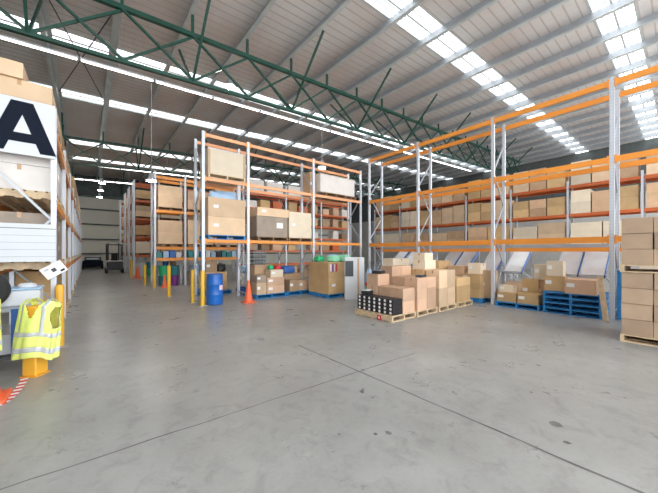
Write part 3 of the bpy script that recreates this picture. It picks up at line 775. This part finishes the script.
# --- loads in cross rack D and beyond
ord_b = lambda i: ordw(i)
rnd = random.Random(5)
mats_c = ['kraft', 'kraft2', 'kraft3', 'kraft4', 'cream', 'kraft2']
def fill_cross(Y, bays, levels, who, depth=0.84, hmax=1.15, grp=None, lo=0.5):
    for bi, (a, b) in enumerate(bays):
        for li, lz in enumerate(levels):
            n = 1 if b-a < 1.6 else 2
            w = (b-a-0.16)/n
            for k in range(n):
                x = a+0.08+w*(k+0.5); ww = w-0.08
                side = '' if n == 1 else ['left ', 'right '][k]
                where = '%s, bay %s from the aisle, %sshelf %s' % (who, ord_b(bi), side, ['lowest', 'second', 'third', 'fourth', 'fifth', 'sixth'][li])
                zz = lz
                pallet(x, Y+depth/2, zz, 'timber2', 'pallet in the %s' % where, grp+' pallets', round(min(1.16, ww+0.04), 2), 0.95, simple=True)
                h = rnd.uniform(lo, hmax); mi = rnd.choice(mats_c)
                h1 = round(h/2, 2)
                carton(x, Y+depth/2, zz+P, round(ww, 1), 0.86, h1, mi, 'lower carton in the %s' % where, grp, near=False)
                carton(x, Y+depth/2, zz+P+h1+0.003, round(ww, 1), 0.86, h1, mi, 'upper carton in the %s' % where, grp, near=False)
for i, x in enumerate((7.3, 8.55, 10.0, 11.25)):
    tag(MB().box(-0.55, 0.55, -0.36, 0.36, 0, 0.80, 'whitewrap').obj('wrapped_load', None, (x, 15.72, 4.9), bevel=0.03), 'white wrapped load on top of the rust-red shelving, %s from the left' % ordw(i), 'load', 'white loads on the rust-red shelving')
bd = list(zip(XD[:-1], XD[1:]))
fill_cross(15.3, bd, LVD[1:3], 'second cross rack', grp='loads in the second cross rack', lo=0.9, hmax=1.2)
for bi in range(3):
    for li, lz in enumerate(LVE[1:5]):
        for k in range(3):
            x = XE[bi]+0.5+0.84*k+rnd.uniform(-0.05, 0.05)
            if rnd.random() < 0.12: continue
            carton(x, 15.62, lz, rnd.choice([0.5, 0.6, 0.7]), 0.5, rnd.choice([0.4, 0.5, 0.55]), rnd.choice(['kraft', 'kraft5', 'kraft3', 'kraft4', 'whitewrap', 'red']), 'carton on shelf %s of the rust-red shelving, bay %s, place %s' % (ordw(li), ordw(bi), ordw(k)), 'cartons on the rust-red shelving', near=False)
fill_cross(22.6, [(2.3, 3.7), (3.7, 6.4)], (1.4, 2.6, 3.8, 5.0), 'third cross rack', grp='loads in the third cross rack', hmax=0.8)
fill_cross(25.4, [(2.3, 3.7)], (1.4, 2.6, 3.8, 5.0), 'middle cross rack', grp='loads in the middle cross rack', hmax=0.9)
fill_cross(28.2, [(2.3, 3.7)], (1.4, 2.6, 3.8, 5.0), 'fourth cross rack', grp='loads in the fourth cross rack', hmax=0.8)
fill_cross(32.6, [(2.3, 3.7)], (1.4, 2.6, 3.8, 5.0), 'last cross rack', grp='loads in the last cross rack', hmax=0.8)
# coloured tubs on the floor under the cross racks
g = 'coloured tubs under the cross racks'
cols = ['teal', 'mblue', 'white', 'purple', 'lblue', 'bgreen', 'mblue', 'white', 'teal', 'kraft5']
cn = ['teal', 'blue', 'white', 'purple', 'pale blue', 'green', 'dark blue', 'off-white', 'dark teal', 'brown']
def tub_mesh(mi):
    return MB().lathe([(0.17, 0.0), (0.20, 0.42), (0.215, 0.425), (0.215, 0.46), (0.19, 0.47)], mi, 18).mesh('tub_body', smooth=True)
tubm = {c: tub_mesh(c) for c in set(cols)}
for row, (Y, x0, nm) in enumerate(((15.7, 2.75, 'second cross rack'), (22.9, 2.75, 'third cross rack'))):
    for lay in range(2):
        for i in range(5):
            j = (i*3+lay*5+row*2) % 10
            if i == 2: continue
            o = link('plastic_tub', tubm[cols[j]], None, (x0+0.47*i, Y, 0.475*lay), 0)
            tag(o, '%s plastic tub under the %s, %s tier, %s from the aisle' % (cn[j], nm, ['lower', 'upper'][lay], ordw(i)), 'tub', g)

bcols = ['teal', 'lblue', 'mblue', 'white', 'paper', 'teal', 'bgreen', 'mblue', 'white', 'lblue', 'black', 'teal']
bcn = ['teal', 'pale blue', 'blue', 'white', 'off-white', 'dark teal', 'green', 'deep blue', 'plain white', 'sky blue', 'black', 'blue-green']
for i in range(14):
    x = 2.53+0.27*i
    if 3.5 < x < 3.74: continue
    o = MB().box(-0.11, 0.11, -0.2, 0.2, 0, 0.26+0.04*(i % 3), bcols[i % 12]).obj('storage_box', None, (x, 15.50, 1.33), bevel=0.008)
    tag(o, '%s narrow box low in the second cross rack, %s from aisle' % (bcn[i % 12], ordw(i)), 'box', 'narrow boxes in the second cross rack')
for i in range(9):
    x = XE[i//3]+0.5+0.85*(i % 3); h = rnd.choice([0.5, 0.65, 0.75])
    carton(x, 15.62, 0.0, 0.66, 0.6, h, rnd.choice(['kraft', 'kraft5', 'kraft3', 'kraft2']), 'carton on the floor under the rust-red shelving, %s from the left' % ordw(i), 'floor cartons under the rust-red shelving', near=False)
# --- loads on rack C (far right)
shelfw = ['lowest', 'middle', 'top']
for bi in range(len(YC)-1):
    ya, yb = YC[bi], YC[bi+1]
    if yb < -1.6: continue
    for li, lz in enumerate(LVC):
        n = 3 if li else 2
        w = (yb-ya-0.2)/n
        for k in range(n):
            yc = ya+0.1+w*(k+0.5); ww = round(w-0.05, 2)
            h = rnd.choice([0.48, 0.52, 0.56, 0.6]) if li < 2 else rnd.choice([0.4, 0.5, 0.56, 0.6])
            mi = rnd.choice(['kraft2', 'kraft2', 'kraft3', 'kraft', 'cream'])
            where = '%s shelf of the far red rack, bay %s from the right, position %s' % (shelfw[li], ordw(bi-1), ordw(n-1-k))
            pallet(20.1, yc, lz, 'timber2', 'pallet on the ' + where, 'pallets on the far red rack', round(ww, 2), 1.1, rz=0, simple=True) if False else None
            for q in range(2):
                carton(20.1, yc, lz+q*(h+0.003), ww, 0.95, h, mi, '%s carton, %s' % (['lower', 'upper'][q], where), 'cartons on the far red rack', near=False, rz=math.pi/2)
# second far rack loads visible above long rack: pale cartons
# --- rack L loads
for bi in range(len(YL)-1):
    ya, yb = YL[bi], YL[bi+1]
    for li, lz in enumerate((0.0,)+LVL):
        if bi == 0 and li == 0: continue
        for k in range(2):
            yc = ya+0.08+1.27*(k+0.5)
            where = '%s level, bay %s, %s half of the left rack' % (['floor', 'lower', 'middle', 'top'][li], ordw(bi), ['near', 'far'][k])
            pallet(-0.88, yc, lz+0.001, 'timber' if li != 2 else 'timber', 'pallet at the ' + where, 'pallets in the left rack', 1.16, 0.9, rz=math.pi/2, simple=bi > 0)
            mi = rnd.choice(['kraft', 'kraft2', 'kraft5', 'kraft3'] + (['whitewrap'] if li < 3 else []))
            if bi == 0: mi = ['kraft', 'greyb', 'whitewrap', 'kraft2'][li]
            if li == 3: hs = [0.30, 0.30] if bi < 4 else [0.4, 0.4, 0.4]
            elif li == 0: hs = [0.5, 0.5]
            else: hs = [0.42, 0.40]
            z = lz+P
            for q, h in enumerate(hs):
                carton(-0.88, yc, z, 1.12, 0.80, h, mi, '%s carton at the %s' % (['lower', 'upper', 'highest'][q], where), 'cartons in the left rack', near=(bi == 0), rz=math.pi/2)
                z += h+0.003
# extra carton, stepped top above the sign
carton(-1.05, 7.25, LVL[2]+P+0.606, 0.44, 0.6, 0.26, 'kraft2', 'top carton of the stepped pile above the letter sign')

# --- sign A, lower white board, tilted notice (on the end frame of the left rack)
t = thing('bay_sign', 'large white sign with a dark letter A on the left rack end', 'sign', (-0.90, 6.775, 3.17))
MB().box(-0.50, 0.47, -0.008, 0.008, 0.0, 0.90, 'white').obj('sign_board', t)
m = MB(); y0, y1 = -0.012, -0.0085
def poly(m, pts, ya, yb, mi):
    n = len(pts); vs = [(x, ya, z) for x, z in pts]+[(x, yb, z) for x, z in pts]
    fs = [tuple(range(n)), tuple(range(n, 2*n))[::-1]]+[(i, (i+1) % n, n+(i+1) % n, n+i) for i in range(n)]
    m.add(vs, fs, mi)
cx = 0.085
poly(m, [(cx-0.40, 0.045), (cx-0.205, 0.045), (cx+0.0, 0.64), (cx+0.0, 0.85), (cx-0.125, 0.85)], y0, y1, 'navy')
poly(m, [(cx+0.40, 0.045), (cx+0.205, 0.045), (cx+0.0, 0.64), (cx+0.0, 0.85), (cx+0.125, 0.85)][::-1], y0, y1, 'navy')
poly(m, [(cx-0.16, 0.20), (cx+0.16, 0.20), (cx+0.112, 0.345), (cx-0.112, 0.345)], y0-0.0005, y1, 'navy')
m.obj('letter', t)
t = thing('notice_board', 'blank white ribbed board on the left rack end, below the lettered sign', 'board', (-0.92, 6.775, 1.44))
MB().box(-0.55, 0.50, -0.012, 0.008, 0.0, 0.62, 'white').obj('board_panel', t)
m = MB()
for k in range(5): m.box(-0.55, 0.50, -0.0165, -0.0125, 0.08+0.115*k, 0.089+0.115*k, 'dark' if k == 4 else 'steel')
m.obj('board_rib', t)
MB().box(-0.56, -0.30, -0.02, -0.013, 0.52, 0.57, 'dark').obj('dark_clip', t)
t = thing('hanging_notice', 'small tilted square white notice with dark marks at the left rack corner', 'sign', (-0.44, 6.71, 1.30))
mx = Matrix.Rotation(R(-33), 4, 'Y')
MB().box(-0.15, 0.15, -0.003, 0.003, -0.10, 0.10, 'paper', mx).obj('notice_sheet', t)
m = MB()
m.box(-0.11, -0.05, -0.0045, -0.0035, 0.035, 0.065, 'steel', mx); m.box(-0.03, 0.03, -0.0045, -0.0035, -0.03, 0.03, 'dark', mx); m.box(0.06, 0.12, -0.0045, -0.0035, -0.075, -0.045, 'navy', mx)
m.obj('notice_marks', t)

# --- packing station at the far left
t = thing('packing_table', 'grey steel packing table at the left edge behind the hi-vis vest', 'table', (-1.12, 6.0, 0))
MB().box(-0.60, 0.60, -0.30, 0.30, 0.80, 0.84, 'steel').obj('table_top', t, bevel=0.004)
MB().box(-0.57, 0.57, -0.27, 0.27, 0.16, 0.20, 'dark').obj('lower_shelf', t)
MB().box(-0.57, 0.57, -0.28, -0.26, 0.24, 0.50, 'steel').obj('front_panel', t)
for sx in (-0.57, 0.53):
    for sy in (-0.28, 0.24): MB().box(sx, sx+0.04, sy, sy+0.04, 0, 0.80, 'steel').obj('leg', t)
t = thing('storage_tub', 'pale grey lidded plastic tub on the packing table', 'tub', (-0.80, 6.08, 0.842))
MB().box(-0.27, 0.27, -0.20, 0.20, 0, 0.22, 'white').obj('tub_body', t, bevel=0.02)
MB().box(-0.28, 0.28, -0.21, 0.21, 0.222, 0.25, 'lblue').obj('tub_lid', t, bevel=0.008)
for sx in (-0.14, 0.12): 
    o = MB().lathe([(0.10, 0.0), (0.10, 0.03), (0.075, 0.05), (0.04, 0.055)], 'white', 20).obj('dish', None, (-0.80+sx, 6.08, 1.094), smooth=True)
    tag(o, 'white round dish on the lidded tub, %s of two' % ('left' if sx < 0 else 'right'), 'dish', 'dishes on the lidded tub')
o = MB().lathe([(0.12, 0.0), (0.22, 0.0), (0.25, 0.03), (0.25, 0.09), (0.22, 0.12), (0.12, 0.12)], 'rubber', 28, (0, 0, 0.25), 'y').obj('hose_coil', None, (-1.06, 5.765, 0.842), 0, smooth=True)
tag(o, 'round black coil standing on the packing table at the left edge', 'coil')
o = MB().box(-0.05, 0.05, -0.012, 0.012, 0, 0.62, 'mblue').obj('folder_board', None, (-0.66, 5.27, 0.30)); tag(o, 'narrow blue board hanging beside the hi-vis vest', 'board')
o.location = (-0.74, 5.685, 0.22)
# red and white tape on the floor
m = MB(); pts = []
key = [(-0.62, 5.44), (-0.615, 5.10), (-0.63, 4.84), (-0.67, 4.60), (-0.78, 4.46), (-1.0, 4.42)]
for i in range(25):
    a = i/24*5; q = min(int(a), 4); f_ = a-q; pts.append((key[q][0]*(1-f_)+key[q+1][0]*f_, key[q][1]*(1-f_)+key[q+1][1]*f_))
for i in range(24):
    (xa, ya), (xb, yb) = pts[i], pts[i+1]; d = Vector((xb-xa, yb-ya)).normalized(); n = Vector((-d.y, d.x))*0.035
    m.add([(xa-n.x, ya-n.y, 0.004), (xb-n.x, yb-n.y, 0.004), (xb+n.x, yb+n.y, 0.004), (xa+n.x, ya+n.y, 0.004)], [(0, 1, 2, 3)], 'bred' if i % 2 else 'paper')
tag(m.obj('barrier_tape', None), 'red and white striped barrier tape curving on the floor by the packing table', 'tape')

# --- hi-vis vest draped on the square bollard
def vest(loc, rz, label, W=0.30, H=0.80, s=1.0, seed=0):
    t = thing('safety_vest', label, 'vest', loc, rz)
    N = 96; K = 60; rn = random.Random(seed); ph = rn.uniform(0, 6)
    keep = {'lime': [], 'refl': []}
    V = []
    for k in range(K+1):
        v = k/K                      # 0 hem .. 1 shoulder
        for a in range(N):
            th = 2*math.pi*a/N
            cx_, sy_ = math.cos(th), math.sin(th)
            wid = W*(1.0-0.10*v-0.30*max(0, v-0.80)**1.2)
            dep = 0.15*(1-0.12*v) if v < 0.9 else 0.15*(0.892-(v-0.9)*6.9)
            fold = 1+0.07*(1-v*0.7)*math.sin(7*th+ph+2*v)+0.04*math.sin(13*th+ph*2-3*v)
            ex = math.copysign(abs(cx_)**0.8, cx_)
            x = wid*ex*fold; y = dep*sy_*fold
            z = H*v + 0.03*math.sin(3*th+ph)*(1-v) - (0.05*abs(ex)**2 if v > 0.8 else 0)*(v-0.8)*5
            V.append((x+0.03*(v), y, z))
    def cellmat(a, k):
        v = (k+0.5)/K; th = 2*math.pi*(a+0.5)/N; cx_, sy_ = math.cos(th), math.sin(th)
        ax = abs(cx_); x = cx_
        if v > 0.52 and v < 0.90 and ax > 0.94-0.16*math.sin((v-0.52)/0.38*math.pi): return None   # armholes
        if v > 0.66 and sy_ < 0 and abs(x) < 0.42*(v-0.66)/0.34: return None                            # v neck
        if v > 0.9 and sy_ > 0 and abs(x) < 0.3: return None
        if 0.10 < v < 0.18 or 0.36 < v < 0.44: return 'refl'
        if v >= 0.44 and 0.42 < ax < 0.60: return 'refl'
        return 'lime'
    for key in keep:
        fs = []
        for k in range(K):
            for a in range(N):
                if cellmat(a, k) == key:
                    b = (a+1) % N; fs.append((k*N+a, k*N+b, (k+1)*N+b, (k+1)*N+a))
        me = bpy.data.meshes.new('vest_part'); me.from_pydata([tuple(c*s for c in v) for v in V], [], fs)
        bm = bmesh.new(); bm.from_mesh(me); bmesh.ops.delete(bm, geom=[v for v in bm.verts if not v.link_faces], context='VERTS'); bm.to_mesh(me); bm.free()
        me.materials.append(M[key])
        for p in me.polygons: p.use_smooth = True
        o = link('cloth_body' if key == 'lime' else 'reflective_stripe', me, t)
        sd = o.modifiers.new('thick', 'SOLIDIFY'); sd.thickness = 0.004 if key == 'lime' else 0.007; sd.offset = 0
    return t
hv = vest((-0.53, 5.38, 0.25), R(-38), 'bright yellow hi-vis vest with silver stripes draped over the square bollard', W=0.245, H=0.76)
hv.rotation_euler = (0, R(5), R(-38))
vest((-0.97, 5.02, 0.48), R(-38), 'second hi-vis vest, cut off by the left edge of the photo', W=0.20, H=0.66, seed=4)

# --- right-hand big stack of cartons
GX, GY = 7.98, 0.12
pallet(GX, GY, 0, 'timber', 'timber pallet on the floor under the big brown stack at the right edge', None, 1.2, 1.2, rz=math.pi/2)
hh = 0.272
def bigstack(z0, n, who):
    for k in range(n):
        for i in range(2):
            for j in range(3):
                off = 0.010*math.sin(3*k+i+2*j); wy = 0.385
                wd = [wy, wy, wy]
                carton(GX+(i-0.5)*0.588+off, GY+(j-1)*0.392+off*0.3, z0+k*(hh+0.003), 0.38, 0.572, hh, 'kraft6',
                       'brown carton, right-edge stack, %s pallet, layer %s, %s column, %s' % (who, ['one', 'two', 'three', 'four'][k], ['front', 'rear'][i], ['right', 'middle', 'left'][j]),
                       'brown cartons in the right-edge stack', rz=random.uniform(-0.008, 0.008)-math.pi/2, lab=False)
bigstack(P, 4, 'lower')
z1 = P+4*(hh+0.003)
pallet(GX, GY, z1, 'timber', 'timber pallet halfway up the brown stack at the right edge', None, 1.2, 1.2, rz=math.pi/2)
bigstack(z1+P, 3, 'upper')

# --- rack B floor level
gB = 'cartons under the long right-hand rack'
def bcart(x, y, z, w, d, h, mi, lab, **k): carton(x, y, z, d, w, h, mi, lab, gB, rz=-math.pi/2, **k)
XB = 9.95
pallet(XB+0.03, 3.02, 0, 'blue', 'low blue pallet with small cartons under the long rack', None, 1.1, 1.16, rz=math.pi/2)
bcart(9.72, 3.30, P, 0.50, 0.50, 0.26, 'kraft3', 'flat tan carton on the low blue pallet, left')
bcart(9.72, 2.76, P, 0.50, 0.50, 0.28, 'kraft3', 'flat tan carton on the low blue pallet, right')
bcart(10.22, 3.28, P, 0.45, 0.45, 0.54, 'kraft2', 'pale carton at the back left of the low blue pallet')
bcart(9.80, 3.36, P+0.263, 0.34, 0.36, 0.20, 'cream', 'cream carton stacked on the flat left tan carton')
bcart(10.20, 2.86, P, 0.34, 0.42, 0.66, 'kraft3', 'tan carton at the back middle of the low blue pallet')
bcart(10.22, 2.56, P, 0.24, 0.42, 0.66, 'kraft', 'narrow carton at the back right of the low blue pallet')
bcart(10.22, 2.60, P+0.663, 0.30, 0.34, 0.44, 'cream', 'cream carton on the back right cartons of the low blue pallet')
for k in range(4):
    pallet(XB, 1.80, k*0.1385, 'blue', 'empty blue pallet in the stack under the long rack, %s' % ['bottom one', 'second up', 'third up', 'top one'][k], 'stack of blue pallets', 1.16, 1.16, rz=math.pi/2)
bcart(9.76, 1.62, 4*0.1385, 0.80, 0.60, 0.36, 'kraft4', 'wide pinkish carton on the stack of blue pallets')
bcart(9.80, 2.19, 4*0.1385, 0.28, 0.45, 0.40, 'kraft3', 'narrow tan carton on the left of the blue pallet stack')
bcart(9.80, 2.19, 4*0.1385+0.403, 0.28, 0.36, 0.40, 'cream', 'upright cream carton over the narrow tan carton on blue pallets')
# leaning plank and standing blue pallet
o = MB().box(-0.02, 0.02, -0.05, 0.05, 0, 1.05, 'timber').obj('timber_plank', None, (9.22, 1.13, 0.008)); o.rotation_euler = (R(-7), R(10), 0)
tag(o, 'timber plank leaning against the long rack upright right of the blue pallets', 'plank')
o = pallet(10.35, 0.50, 0.585, 'blue', 'blue pallet standing on edge between the rack upright and the brown stack')
o.rotation_euler = (0, R(90), 0); o.location = (9.66, 0.41, 0.585)
bcart(10.25, 0.45, 0.0, 0.5, 0.4, 0.60, 'kraft2', 'pale carton behind the pallet standing on edge, bottom')
bcart(10.25, 0.45, 0.603, 0.5, 0.4, 0.55, 'kraft2', 'pale carton behind the pallet standing on edge, middle')
bcart(10.25, 0.45, 1.156, 0.5, 0.4, 0.45, 'cream', 'pale carton behind the pallet standing on edge, top')
# left bays of B
pallet(XB+0.05, 4.55, 0, 'blue', 'blue pallet under the long rack right behind the centre row', None, 1.1, 1.16)
for k in range(3): bcart(9.78, 4.35, P+0.253*k, 0.56, 0.6, 0.25, 'kraft3', 'tan carton behind the end of the centre row, %s layer' % ['bottom', 'middle', 'top'][k])
bcart(9.85, 3.95, P+0.0, 0.18, 0.5, 0.88, 'kraft2', 'tall narrow carton beside the rack upright behind the centre row')
bcart(9.80, 4.28, P+0.759, 0.42, 0.4, 0.34, 'cream', 'cream carton on the tan cartons behind the centre row')
bcart(9.78, 4.88, P, 0.44, 0.5, 1.0, 'kraft', 'tall kraft carton under the long rack behind the centre row')
pallet(XB+0.05, 5.75, 0, 'timber', 'timber pallet under the long rack in its fourth bay', None, 1.1, 0.9)
bcart(9.71, 5.60, P, 0.8, 0.5, 0.6, 'kraft2', 'pale carton in the fourth bay of the long rack, lower')
bcart(9.71, 5.60, P+0.603, 0.8, 0.5, 0.55, 'kraft3', 'tan carton in the fourth bay of the long rack, upper')
pallet(XB+0.05, 7.45, 0, 'timber', 'timber pallet under the long rack in its far bay', None, 1.1, 1.16)
bcart(9.72, 7.45, P, 1.1, 0.52, 0.6, 'kraft', 'kraft carton in the far bay of the long rack, lower')
bcart(9.72, 7.45, P+0.603, 1.1, 0.52, 0.6, 'cream', 'cream carton in the far bay of the long rack, upper')

# sloping silver trays below the low beams
def tray(y, label, wd=0.47):
    t = thing('sloping_tray', label, 'tray', (10.05, y, 0), 0, 'sloping silver trays along the long rack')
    x0, z0, x1, z1 = 0.0, 0.98, 0.95, 1.72
    m = MB()
    m.add([(x0, -wd/2, z0), (x1, -wd/2, z1), (x1, wd/2, z1), (x0, wd/2, z0), (x0, -wd/2, z0-0.02), (x1, -wd/2, z1-0.02), (x1, wd/2, z1-0.02), (x0, wd/2, z0-0.02)],
          [(0,3,2,1),(4,5,6,7),(0,1,5,4),(1,2,6,5),(2,3,7,6),(3,0,4,7)], 'panel'); m.obj('tray_sheet', t)
    for sy in (-wd/2-0.012, wd/2+0.012):
        m = MB(); m.bar((x0-0.02, sy, z0-0.02), (x1+0.02, sy, z1-0.02), 0.02, 0.08, 'mblue' if sy < 0 else 'steel'); m.obj('side_rail', t)
    MB().box(x0-0.03, x0-0.005, -wd/2, wd/2, z0-0.05, z0+0.03, 'steel').obj('front_stop', t)
    m = MB()
    for sy in (-wd/2-0.012, wd/2+0.012):
        m.bar((x1-0.08, sy, 0.012), (x1-0.08, sy, z1-0.1), 0.03, 0.03, 'steel'); m.bar((x0+0.1, sy, z0+0.02), (x1-0.08, sy, 0.75), 0.025, 0.025, 'steel')
    m.obj('tray_leg', t)
    return t
for i, y in enumerate([1.50, 2.03, 3.33, 4.04, 4.95, 5.5, 6.70, 7.25, 7.9]):
    tray(y, 'sloping silver sheet tray under the low beam of the long rack, %s from the right' % ordw(i))

# --- far end: forklift, dark vehicle, stacked pallets
t = thing('forklift', 'white and black forklift truck parked far down the left aisle', 'forklift', (1.55, 27.9, 0), 0)
MB().box(-0.52, 0.52, -0.80, 0.55, 0.22, 0.95, 'white').obj('chassis', t, bevel=0.05)
MB().box(-0.50, 0.50, -1.02, -0.80, 0.25, 0.90, 'dark').obj('counterweight', t, bevel=0.06)
for sx in (-0.50, 0.44):
    for sy in (-0.72, 0.42): MB().box(sx, sx+0.06, sy, sy+0.06, 0.95, 2.12, 'black').obj('guard_pillar', t)
MB().box(-0.52, 0.52, -0.78, 0.52, 2.12, 2.18, 'black').obj('overhead_guard', t)
for sx in (-0.38, 0.30): MB().box(sx, sx+0.08, 0.62, 0.74, 0.1, 2.3, 'black').obj('mast', t)
MB().box(-0.20, 0.20, -0.45, -0.02, 0.951, 1.10, 'rubber').obj('seat', t, bevel=0.03)
MB().box(-0.20, 0.20, -0.52, -0.45, 0.951, 1.50, 'rubber').obj('seat_back', t, bevel=0.03)
for sx in (-0.30, 0.20): MB().box(sx, sx+0.10, 0.74, 1.7, 0.06, 0.10, 'steel').obj('fork', t)
for sx in (-0.57, 0.42):
    for sy, rr in ((-0.65, 0.2), (0.35, 0.24)):
        MB().lathe([(rr*0.5, 0), (rr, 0.01), (rr, 0.14), (rr*0.5, 0.15)], 'rubber', 20, (sx, sy, rr), 'x').obj('wheel', t, smooth=True)
t = thing('parked_vehicle', 'small dark vehicle with a pale roof at the end wall of the aisle', 'vehicle', (0.35, 35.3, 0))
MB().box(-0.75, 0.75, -0.5, 1.0, 0.22, 0.80, 'navy').obj('vehicle_body', t, bevel=0.08)
MB().box(-0.60, 0.60, -0.35, 0.8, 0.80, 1.15, 'glassd').obj('cabin_glass', t, bevel=0.08)
MB().box(-0.58, 0.58, -0.33, 0.78, 1.151, 1.19, 'white').obj('cabin_roof', t)
for sx in (-0.78, 0.63):
    for sy in (-0.25, 0.7): MB().lathe([(0.12, 0), (0.24, 0.01), (0.24, 0.14), (0.12, 0.15)], 'rubber', 18, (sx, sy, 0.24), 'x').obj('wheel', t, smooth=True)
for k in range(3):
    pallet(1.95, 34.6, k*0.1385, 'timber2', 'timber pallet in the low stack before the end wall, %s' % ['bottom', 'middle', 'top'][k], 'pallets before the end wall', simple=True)
carton(1.95, 34.6, 0.42, 0.9, 0.8, 0.5, 'kraft3', 'tan carton on the low pallet stack before the end wall', near=False)

if rest.v: tag(rest.obj('carton'), 'remaining brown and pale cartons deep in the racks, mostly hidden behind others', 'carton', kind='stuff')
# ------------------------------------------------------------------ light
w = bpy.data.worlds.new('World'); sc.world = w; w.use_nodes = True
bg = w.node_tree.nodes['Background']; bg.inputs['Color'].default_value = (0.93, 0.97, 1.0, 1); bg.inputs['Strength'].default_value = 2.9

# ------------------------------------------------------------------ camera
cam = bpy.data.cameras.new('camera'); co = bpy.data.objects.new('camera', cam); COL.objects.link(co)
co.location = (0, 0, 1.6); co.rotation_euler = (R(90), 0, -math.atan2(241, 292))
cam.sensor_fit = 'HORIZONTAL'; cam.sensor_width = 36; cam.lens = 292/658*36; cam.shift_y = 5.5/658
cam.clip_end = 200
sc.camera = co
sc.view_settings.view_transform = 'Standard'; sc.view_settings.look = 'None'; sc.view_settings.gamma = 1
sc.view_settings.use_curve_mapping = False; sc.view_settings.exposure = 0.68
sc.cycles.max_bounces = 8; sc.cycles.diffuse_bounces = 5
